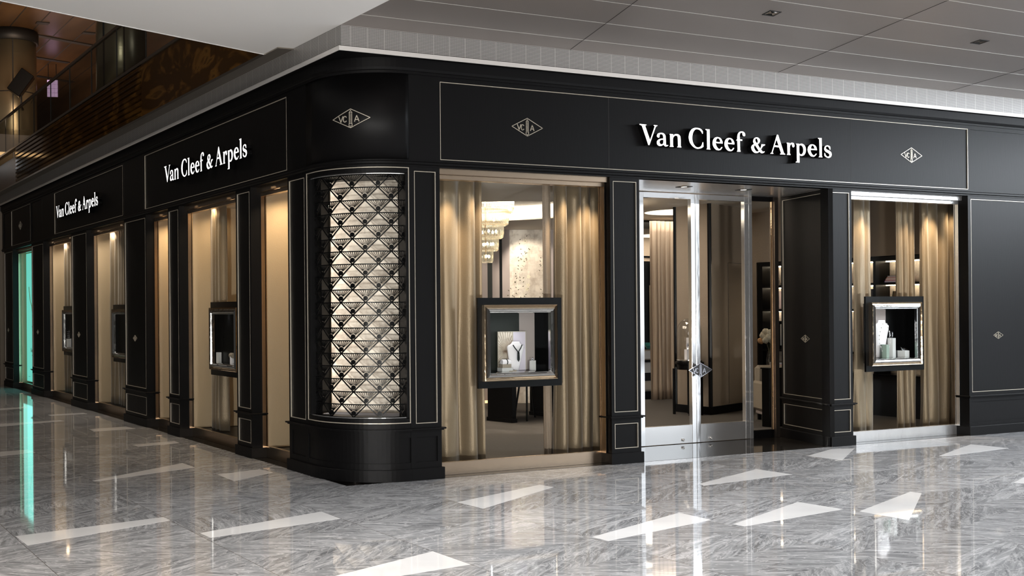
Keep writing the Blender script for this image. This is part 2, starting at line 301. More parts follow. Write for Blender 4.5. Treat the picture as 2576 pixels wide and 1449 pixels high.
prism(bm, [(6.15, 0), (8.05, 0), (8.05, .16), (6.15, .16)], -.1, .0015)
for a, b_ in ((1.15, 2.05), (2.45, 4.25), (4.65, 5.54), (6.51, 8.5), (9.45, 11.48), (12.45, 14.2)): prism(bm, [(0, a), (.17, a), (.17, b_), (0, b_)], -.1, .0015)
obj('granite_threshold', bm, 'granite', floor)['label'] = 'dark granite paving in the window and door recesses'
bm = B(); prism(bm, [(.17, .17), (3.5, .17), (3.5, 1.0), (6.14, 1.0), (6.14, .17), (16, .17), (16, 17), (.17, 17)], -.12, -.002)
struct('floor_shop', bm, 'carpet')
# metal ceiling on the right: long panels with bright reveals, slanted cross joints
ZC = 3.911
bm = B(); prism(bm, [(-.045, -16), (16, -16), (16, .2), (-.045, .2)], ZC, ZC+.1)
mc = struct('ceiling_metal', bm, 'panelceil')
bm = B()
for i in range(22):
    y = -.408 - .5475*i; box(bm, -.045, 16, y-.004, y+.004, ZC-.0015, ZC+.01)
obj('bright_reveal', bm, 'seam', mc)
bm = B()
for i in range(6):
    x0 = 2.36 + 2.66*i; yb = -15
    prism(bm, [(x0, -.05), (x0+.006, -.05), (x0+.006+.385*yb, yb), (x0+.385*yb, yb)][::-1], ZC-.002, ZC+.01)
bm2 = bmesh.new()
obj('cross_joint', bm, 'darkseam', mc); bm2.free()
def downlight(x, y, z, sk, label, on=False):
    t = thing('recessed_downlight', label, 'ceiling light', (x, y, z), 0, 'square downlights in the metal ceiling')
    s = .065; bm = B()
    for a, b_, c, d in ((-s, s, -s, -s+.012), (-s, s, s-.012, s), (-s, -s+.012, -s+.012, s-.012), (s-.012, s, -s+.012, s-.012)):
        prism(bm, [(a+c*sk, c), (b_+c*sk, c), (b_+d*sk, d), (a+d*sk, d)], -.004, .0)
    obj('trim_ring', bm, 'cord', t)
    bm = B(); q = .8
    lo = [bm.verts.new(((a+c*sk)*.82, c*.82, -.0022)) for a, c in ((-s, -s), (s, -s), (s, s), (-s, s))]; ap = bm.verts.new((0, 0, -.0026))
    for i in range(4): bm.faces.new((lo[i], lo[(i+1) % 4], ap))
    for i, f in enumerate(bm.faces): f.material_index = i % 2
    obj('reflector', bm, ['granite', 'bronze'], t)
    return t
downlight(3.057, -1.757, ZC, .37, 'square recessed downlight in metal ceiling, above the entrance sign')
downlight(5.66, -1.765, ZC, .37, 'square recessed downlight in metal ceiling at the upper right')
bm = B(); prism(bm, [(-.046, 1.275), (-.046, -16), (-16, -16), (-16, -4.28)][::-1], ZC, ZC+.3)
struct('ceiling_white', bm, 'white')
bm = B(); prism(bm, [(-.046, 1.275), (-16, -4.28), (-16, -4.27), (-.046, 1.286)], ZC-.004, ZC+.3); struct('trim_1', bm, 'white')
# ------------------------------------------------------------------ upper cladding of the shop front
def path_round(dy=0, n=20):
    P_ = [((0, 15.25), (-1, 0)), ((0, .6), (-1, 0))]
    for i in range(1, n):
        a = PI + PI/2*i/n; P_.append(((.6+.6*math.cos(a), .6+.6*math.sin(a)), (math.cos(a), math.sin(a))))
    return P_ + [((.6, 0), (0, -1)), ((13, 0), (0, -1))]
SQ = [((0, 15.25), (-1, 0)), ((0, 0), (-1, -1)), ((13, 0), (0, -1))]
bm = sweep(B(), path_round(), [(-.08, 3.556), (.012, 3.556), (.012, 3.578), (.022, 3.584), (.032, 3.604), (.032, 3.686), (-.08, 3.686)])
struct('trim_2', bm, 'black', label='black cornice running around the rounded corner')
bm = sweep(B(), path_round(), [(-.08, 2.75), (.006, 2.75), (.006, 2.762), (.020, 2.770), (.020, 2.788), (.010, 2.796), (.010, 2.806), (-.08, 2.806)])
struct('trim_3', bm, 'black', label='black moulding under the sign fascia')
bm = sweep(B(), SQ, [(-.6, 3.6865), (.074, 3.6865), (.074, 3.692), (-.6, 3.692)]); struct('trim_4', bm, 'black')
bm = sweep(B(), SQ, [(-.02, 3.6925), (.080, 3.6875), (.080, 3.726), (-.02, 3.726)]); struct('trim_5', bm, 'strip', label='polished steel strip above the black fascia')
bm = sweep(B(), SQ, [(-.1, 3.7262), (.045, 3.7262), (.045, 3.9105), (-.1, 3.9105)]); struct('trim_6', bm, 'mesh', label='perforated steel band under the ceiling')
# right fascia
IN = .0055
def panelled(name, x0, x1, panels, seams, loc, rot, ridges=()):
    """flat wall with recessed panels; panels: (a,b,z0,z1,inlay?) in the local frame, front at y=0"""
    bm = B(); zt0, zt1 = 2.806, 3.556; ps = sorted(panels); x = x0
    box(bm, x0, x1, .01, .1, zt0, zt1)
    for a, b_, z0, z1, il in ps:
        box(bm, x, a, 0, .01, zt0, zt1); box(bm, a, b_, 0, .01, zt0, z0); box(bm, a, b_, 0, .01, z1, zt1); x = b_
    box(bm, x, x1, 0, .01, zt0, zt1)
    o = struct(name, bm, 'black'); o.location = loc; o.rotation_euler = (0, 0, rot)
    bm = B(); any_ = False
    for a, b_, z0, z1, il in ps:
        if il: frame(bm, a, b_, z0, z1, IN, -.001, .0095); any_ = True
    if any_: obj('metal_inlay', bm, 'brass', o)['label'] = 'thin champagne metal inlay lines'
    bm = B()
    for s in seams: box(bm, s-.002, s+.002, .0092, .0105, zt0, zt1) if any(p[0] < s < p[1] for p in ps) else box(bm, s-.002, s+.002, -.0006, .001, zt0, zt1)
    obj('panel_joint', bm, 'darkseam', o)
    return o
panelled('wall_right', .64, 13, [(.962, 8.059, 2.821, 3.514, True), (8.10, 9.9, 2.821, 3.510, False), (9.94, 12.9, 2.821, 3.51, False)], [2.861, 6.161], (0, 0, 0), 0)
YB = 15.25
LX = lambda y: YB - y
panelled('wall_left', 0, LX(.742), [(LX(5.567), LX(1.164), 2.821, 3.514, True), (LX(10.606), LX(6.56), 2.821, 3.514, True), (LX(14.305), LX(12.53), 2.821, 3.514, True),
         (LX(12.46), LX(11.62), 2.821, 3.514, False), (LX(15.1), LX(14.40), 2.821, 3.514, False)], [LX(5.635), LX(6.50), LX(11.55)], (0, YB, 0), LEFT)
def arcpath(y1, x1, r=.6, n=24):
    P_ = [((.6-r, y1), (-1, 0)), ((.6-r, .6), (-1, 0))]
    for i in range(1, n):
        a = PI + PI/2*i/n; P_.append(((.6+r*math.cos(a), .6+r*math.sin(a)), (math.cos(a), math.sin(a))))
    return P_ + [((.6, .6-r), (0, -1)), ((x1, .6-r), (0, -1))]
bm = sweep(B(), arcpath(.740, .638), [(-.08, 2.807), (0, 2.807), (0, 3.555), (-.08, 3.555)])
for f in bm.faces: f.smooth = abs(f.normal.z) < .5
struct('wall_corner', bm, 'black', label='curved black fascia at the corner')
# ------------------------------------------------------------------ emblem
def emblem_bm(W, H, t, y0=-.004, bend=None):
    """returns three meshes: border, letters, column"""
    out = []
    def rib(bm, pts, w, closed=False):
        n = len(pts)
        for i in range(n if closed else n-1):
            a, b_ = Vector(pts[i]), Vector(pts[(i+1) % n]); d = (b_-a)
            if d.length < 1e-6: continue
            d.normalize(); q = Vector((-d.y, d.x))*w/2; a = a-d*w*.3; b_ = b_+d*w*.3
            k = max(1, int((b_-a).length/.03))
            for j in range(k):
                s0 = a+(b_-a)*j/k; s1 = a+(b_-a)*(j+1)/k
                v = [bm.verts.new((p.x, yy_, p.y)) for yy_ in (y0, .002) for p in (s0-q, s1-q, s1+q, s0+q)]
                for f in ((0,1,2,3),(7,6,5,4),(0,4,5,1),(1,5,6,2),(2,6,7,3),(3,7,4,0)): bm.faces.new([v[i_] for i_ in f])
    b1 = B(); rib(b1, [(-W/2, 0), (0, H/2), (W/2, 0), (0, -H/2)], t, True); out.append(b1)
    s = W/1.3; lt = t*.8
    def letter(cx, strokes):
        b2 = B(); out.append(b2)
        for st in strokes: rib(b2, [((cx+x)*s, (z-.02)*s) for x, z in st], lt*1.6)
    letter(-.345, [[(-.075, .10), (0, -.09), (.075, .10)]])
    letter(-.20, [[(.05, .065), (.03, .092), (-.01, .10), (-.045, .07), (-.055, .0), (-.045, -.06), (-.01, -.09), (.03, -.08), (.05, -.055)]])
    letter(.21, [[(-.075, -.09), (-.045, 0), (0, .10), (.045, 0), (.075, -.09)], [(-.045, -.03), (.045, -.03)]])
    b3 = B(); c = lambda pts: [(x*s, z*s) for x, z in pts]
    rib(b3, c([(-.045, .19), (-.045, -.17)]), lt); rib(b3, c([(.045, .19), (.045, -.17)]), lt)
    rib(b3, c([(-.055, .19), (.055, .19)]), lt); rib(b3, c([(-.045, .2), (-.02, .235), (0, .27)]), lt); rib(b3, c([(.045, .2), (.02, .235), (0, .27)]), lt)
    for i in range(9): rib(b3, c([(-.045, .16-.04*i), (.045, .13-.04*i)]), lt*.8)
    rib(b3, c([(-.055, -.175), (.055, -.175), (.055, -.25), (-.055, -.25)]), lt, True)
    rib(b3, c([(-.055, -.25), (-.075, -.285), (.075, -.285), (.055, -.25)]), lt)
    out.append(b3)
    if bend:
        for b_ in out:
            for v in b_.verts: v.co = bend(v.co)
    return out
EN = ('diamond_border', 'monogram_letter', 'monogram_letter', 'monogram_letter', 'column_motif')
def emblem(label, W, H, loc, rot=0, bend=None, t=.0055, m='brass', y0=-.004):
    e = thing('diamond_emblem', label, 'emblem', loc, rot, 'diamond emblems on the black shop front')
    for n, b_ in zip(EN, emblem_bm(W, H, t, y0, bend)): obj(n, b_, m, e)
    return e
emblem('large diamond outline emblem on the right fascia, left of the white lettering', .344, .165, (1.910, .0095, 3.168))
emblem('large diamond outline emblem on the right fascia, right of the white lettering', .344, .165, (7.118, .0095, 3.168))
ca = math.radians(223.6)
def bendc(co):
    a = ca + co.x/.6; r = .6 - co.y; return Vector((.6+r*math.cos(a), .6+r*math.sin(a), co.z))
emblem('large diamond outline emblem on the rounded corner fascia above the fan lattice', .344, .165, (0, 0, 3.168), 0, bendc)
emblem('large diamond outline emblem at the far left end of the left fascia', .344, .165, (.0095, 13.47, 3.175), LEFT)
# ------------------------------------------------------------------ pillars
def skirting(w, x0=0, d=.3, side=True):
    """plinth, dado, ledge and shaft of one face; local front y=0"""
    return
def face_parts(par, w, d, Mx=None, inlay=True, l=0.0, r=0.0, mg=.036, z1=2.75):
    def fin(n, bm, m, lab=None):
        if Mx is not None: bmesh.ops.transform(bm, matrix=Mx, verts=bm.verts)
        o = obj(n, bm, m, par)
        if lab: o['label'] = lab
    fin('plinth', box(B(), -.02+l, w+.02-r, -.022, d, 0, .104, .003), 'black')
    bm = B(); box(bm, 0, w, .01, d, .104, .43); a, b_ = mg, w-mg
    box(bm, 0, w, 0, .01, .104, .147); box(bm, 0, w, 0, .01, .385, .43); box(bm, 0, a, 0, .01, .147, .385); box(bm, b_, w, 0, .01, .147, .385)
    fin('dado', bm, 'black')
    bm = B(); box(bm, -.015+l, w+.015-r, -.015, d, .4302, .4415); box(bm, -.032+l, w+.032-r, -.032, d, .4415, .456, .003); fin('ledge', bm, 'black')
    bm = B(); box(bm, 0, w, .01, d, .456, z1)
    box(bm, 0, w, 0, .01, .456, .496); box(bm, 0, w, 0, .01, 2.712, z1); box(bm, 0, a, 0, .01, .496, 2.712); box(bm, b_, w, 0, .01, .496, 2.712)
    fin('shaft', bm, 'black')
    if inlay:
        bm = B(); frame(bm, a, b_, .147, .385, IN, -.001, .0095); frame(bm, a, b_, .496, 2.712, IN, -.001, .0095)
        fin('metal_inlay', bm, 'brass', 'thin champagne metal inlay lines')
    return par
PG = 'black panelled pillars of the shop front'
def pillar(label, w, loc, rot, d=.16, group=PG, **k):
    t = thing('pillar', label, 'pillar', loc, rot, group); return face_parts(t, w, d, **k)
pillar('narrow black panelled pillar between the large right window and the glass doors', .358, (2.862, 0, 0), 0, d=.15)
p3 = pillar('black pillar right of the glass doors, with an angled panelled side', .350, (5.800, 0, 0), 0, d=.10, l=.02)
ang3 = math.radians(-110.1); Mx = Matrix.Translation((6.14-5.8, .93, 0)) @ Matrix.Rotation(ang3, 4, 'Z')
face_parts(p3, .99, .05, Mx, r=.02)
emblem('small diamond emblem on the angled side of the pillar right of the doors', .172, .083, (5.97+.0095, .465-.003, 1.138), ang3, t=.0035)
t = thing('entrance_jamb_panel', 'black panelled side of the entrance recess, left of the glass doors', 'wall panel', (3.22, .155, 0), PI/2)
face_parts(t, .76, .03, l=.02, r=.02)
# wide panelled pier at the right end
t = thing('end_pier', 'wide black panelled pier at the right end with a small diamond emblem', 'pillar', (8.052, 0, 0), 0)
face_parts(t, 4.9, .15, mg=.05, inlay=False)
obj('metal_inlay', frame(B(), .05, 4.85, .496, 2.712, IN, -.001, .0095), 'brass', t)
emblem('small diamond emblem on the wide pier at the right edge', .172, .083, (8.583, .0095, 1.142), 0, t=.0035)
LP = [(2.450, .40, 'slim black pillar on the left front, nearest the rounded corner'), (4.650, .406, 'slim black pillar on the left front, second from the rounded corner'),
      (6.510, .98, 'broad black pillar with emblem below the gap between the two left signs'), (9.455, .96, 'broad black pillar with emblem under the farther left sign'),
      (12.45, .98, 'broad black pillar just right of the turquoise poster'), (15.07, .88, 'broad black pillar at the far left end, left of the turquoise poster')]
for y, w_, lab in LP: pillar(lab, w_, (0, y, 0), LEFT, d=.165)
for y, lab in ((6.07, 'small diamond emblem on the broad left pillar nearest the corner'), (9.055, 'small diamond emblem on the broad left pillar under the farther sign'),
               (12.006, 'small diamond emblem on the pillar right of the turquoise poster'), (14.735, 'small diamond emblem on the pillar left of the turquoise poster')):
    emblem(lab, .172, .083, (.0095, y, 1.142), LEFT, t=.0035)
# pilasters of the corner bay
t = thing('pilaster', 'black pilaster right of the curved fan lattice window', 'pillar', (.638, 0, 0), 0, PG)
def pil(t, w, a, b_, d=.14):
    obj('plinth', box(B(), 0, w+.02, -.022, d, 0, .104, .003), 'black', t)
    bm = B(); box(bm, 0, w, .01, d, .104, .43); box(bm, 0, w, 0, .01, .104, .158); box(bm, 0, w, 0, .01, .378, .43); box(bm, 0, a, 0, .01, .158, .378); box(bm, b_, w, 0, .01, .158, .378); obj('dado', bm, 'black', t)
    bm = B(); box(bm, 0, w+.015, -.015, d, .4302, .4415); box(bm, 0, w+.032, -.032, d, .4415, .456, .003); obj('ledge', bm, 'black', t)
    bm = B(); box(bm, 0, w, .01, d, .456, 2.75); box(bm, 0, w, 0, .01, .456, .496); box(bm, 0, w, 0, .01, 2.712, 2.75); box(bm, 0, a, 0, .01, .496, 2.712); box(bm, b_, w, 0, .01, .496, 2.712); obj('shaft', bm, 'black', t)
    obj('metal_inlay', frame(B(), a, b_, .496, 2.712, IN, -.001, .0095), 'brass', t)['label'] = 'thin champagne metal inlay line'
pil(t, .315, .052, .272)
t = thing('pilaster', 'black pilaster left of the curved fan lattice window', 'pillar', (0, 1.150, 0), LEFT, PG)
obj('plinth', box(B(), -.02, .407, -.022, .14, 0, .104, .003), 'black', t)
bm = B(); box(bm, 0, .407, .01, .14, .104, .43); box(bm, 0, .407, 0, .01, .104, .158); box(bm, 0, .407, 0, .01, .378, .43); box(bm, 0, .05, 0, .01, .158, .378); box(bm, .345, .407, 0, .01, .158, .378); obj('dado', bm, 'black', t)
bm = B(); box(bm, -.015, .407, -.015, .14, .4302, .4415); box(bm, -.032, .407, -.032, .14, .4415, .456, .003); obj('ledge', bm, 'black', t)
bm = B(); box(bm, 0, .407, .01, .14, .456, 2.75); box(bm, 0, .407, 0, .01, .456, .496); box(bm, 0, .407, 0, .01, 2.712, 2.75); box(bm, 0, .03, 0, .01, .496, 2.712); box(bm, .36, .407, 0, .01, .496, 2.712); obj('shaft', bm, 'black', t)
obj('metal_inlay', frame(B(), .03, .36, .496, 2.712, IN, -.001, .0095), 'brass', t)['label'] = 'thin champagne metal inlay line'
# ------------------------------------------------------------------ curved corner showcase
cw = thing('corner_showcase', 'curved corner showcase with black fan lattice before lit gold leaf', 'display window', (0, 0, 0))
AP = lambda r=.6: arcpath(.742, .637, r)
obj('plinth', sweep(B(), AP(), [(-.3, 0), (.022, 0), (.022, .101), (.019, .104), (-.3, .104)]), 'black', cw)
obj('dado', sweep(B(), AP(), [(-.3, .104), (-.001, .104), (-.001, .158), (-.009, .1585), (-.009, .3775), (-.001, .378), (-.001, .43), (-.3, .43)]), 'black', cw)
obj('ledge', sweep(B(), AP(), [(-.3, .4302), (.015, .4302), (.015, .4415), (.032, .4415), (.032, .456), (-.3, .456)]), 'black', cw)
obj('sill', sweep(B(), AP(), [(-.3, .456), (-.002, .456), (-.002, .545), (-.02, .551), (-.3, .551)]), 'black', cw)
obj('head', sweep(B(), AP(), [(-.3, 2.688), (-.02, 2.688), (-.002, 2.694), (-.002, 2.75), (-.3, 2.75)]), 'black', cw)
bm = B(); box(bm, .002, .12, .688, .742, .551, 2.688); obj('stile', bm, 'black', cw)
bm = B(); box(bm, .604, .637, .002, .12, .551, 2.688); obj('stile', bm, 'black', cw)
bm = sweep(B(), AP(), [(-.004, .504), (.003, .504), (.003, .511), (-.004, .511)]); sweep(bm, AP(), [(-.004, 2.733), (.003, 2.733), (.003, 2.74), (-.004, 2.74)])
box(bm, -.003, .004, .733, .741, .511, 2.733); box(bm, .629, .636, -.003, .004, .511, 2.733); obj('metal_inlay', bm, 'brass', cw)['label'] = 'bright metal line around the curved window'
bm = sweep(B(), AP(), [(-.021, .551), (-.017, .551), (-.017, .556), (-.021, .556)]); obj('glass_bead', bm, 'chrome', cw)
bm = sweep(B(), AP(), [(-.021, 2.683), (-.017, 2.683), (-.017, 2.688), (-.021, 2.688)])
obj('glass_bead', bm, 'chrome', cw)
bm = sweep(B(), arcpath(.69, .604), [(-.03, .552), (-.026, .552), (-.026, 2.687), (-.03, 2.687)])
for f in bm.faces: f.smooth = True
obj('curved_glass', bm, 'glass', cw)
# lattice
bm = B(); RL = .55
def cp(a, z, r=RL): return Vector((.6+r*math.cos(math.radians(a)), .6+r*math.sin(math.radians(a)), z))
def lbar(a0, z0, a1, z1, w, t=.008):
    n = max(1, int(abs(a1-a0)/4)); 
    dx = (a1-a0)*PI/180*RL; dz = z1-z0; L_ = math.hypot(dx, dz) or 1; nx, nz = -dz/L_*w/2, dx/L_*w/2; na_ = nx/RL*180/PI
    prev = None
    for i in range(n+1):
        a = a0+(a1-a0)*i/n; z = z0+dz*i/n
        ring = [bm.verts.new(cp(a+na_, z+nz, RL+t/2)), bm.verts.new(cp(a-na_, z-nz, RL+t/2)), bm.verts.new(cp(a-na_, z-nz, RL-t/2)), bm.verts.new(cp(a+na_, z+nz, RL-t/2))]
        if prev:
            for k in range(4): bm.faces.new((prev[k], prev[(k+1) % 4], ring[(k+1) % 4], ring[k]))
        else: bm.faces.new(ring)
        prev = ring
    bm.faces.new(prev[::-1])
A0, A1, PA, Z0, RH = 171, 271.5, 23.95, .556, .11180
for i in range(20): lbar(A0, Z0+RH*i, A1, Z0+RH*i, .0095)
for i in range(19):
    zb, zt = Z0+RH*i, Z0+RH*(i+1)
    base = 222.6 if (18-i) % 2 == 0 else 210.6
    for k in range(-3, 4):
        c_ = base + PA*k
        for s in (-1, 1):
            e_ = c_+s*PA/2
            f0, f1 = 0, 1
            if c_ > A1+PA/2 or c_ < A0-PA/2: continue
            if not (A0 <= c_ <= A1):
                if (c_ > A1 and s > 0) or (c_ < A0 and s < 0): continue
                f0 = abs((A1 if c_ > A1 else A0)-c_)/(PA/2)
            if not (A0 <= e_ <= A1): f1 = abs((A1 if s > 0 else A0)-c_)/(PA/2)
            if f1 > f0: lbar(c_+s*PA/2*f0, zb+RH*f0, c_+s*PA/2*f1, zb+RH*f1, .0105)
        if A0 < c_ < A1:
            rad = .0205; zc_ = zb+.037; n = 14
            v0 = [bm.verts.new(cp(c_+rad*math.cos(2*PI*j/n)/RL*57.3, zc_+rad*math.sin(2*PI*j/n), RL+.008)) for j in range(n)]
            v1 = [bm.verts.new(cp(c_+rad*math.cos(2*PI*j/n)/RL*57.3, zc_+rad*math.sin(2*PI*j/n), RL-.006)) for j in range(n)]
            bm.faces.new(v0); bm.faces.new(v1[::-1])
            for j in range(n): bm.faces.new((v0[j], v0[(j+1) % n], v1[(j+1) % n], v1[j]))
            for j in range(-4, 5):
                e_ = c_ + j*PA/2*.2
                if A0 < e_ < A1:
                    dx_ = (e_-c_)*PI/180*RL; dz_ = zt-zc_; q_ = .026/math.hypot(dx_, dz_)
                    lbar(c_+(e_-c_)*q_, zc_+dz_*q_, e_, zt, .0048, .006)
obj('fan_lattice', bm, 'black2', cw)['label'] = 'black metal lattice of fans and small discs'
# gold backdrop and dark interior of the showcase
bm = B(); prism(bm, [(.300, .853), (.92, .40), (.94, .43), (.32, .883)][::-1], .552, 2.687); obj('gold_leaf_panel', bm, 'goldleaf', cw)
bm = B(); prism(bm, [(.13, .742), (.30, .87), (.27, .90), (.12, .80)][::-1], .552, 2.687); obj('dark_side_panel', bm, 'black', cw)
bm = B(); prism(bm, [(.60, .13), (.93, .38), (.93, .145)], .552, 2.687); obj('dark_side_panel', bm, 'black', cw)
bm = B(); prism(bm, [(.15, .74), (.55, .13), (.9, .3), (.3, .85)], .548, .552); obj('showcase_floor', bm, 'slate', cw)
bm = B(); prism(bm, [(.15, .74), (.55, .13), (.96, .38), (.3, .9)], 2.688, 2.70); obj('showcase_top', bm, 'black', cw)
for x, y, tx, ty in ((.13, .735, .60, .60), (.735, .13, .60, .60)):     # vertical strip lamps hidden behind the window stiles
    area('showcase_strip', (x, y, 1.62), (tx, ty, 1.62), .05, 2.1, 8 if x < .5 else 13, (1, .88, .76)).data.shape = 'RECTANGLE'
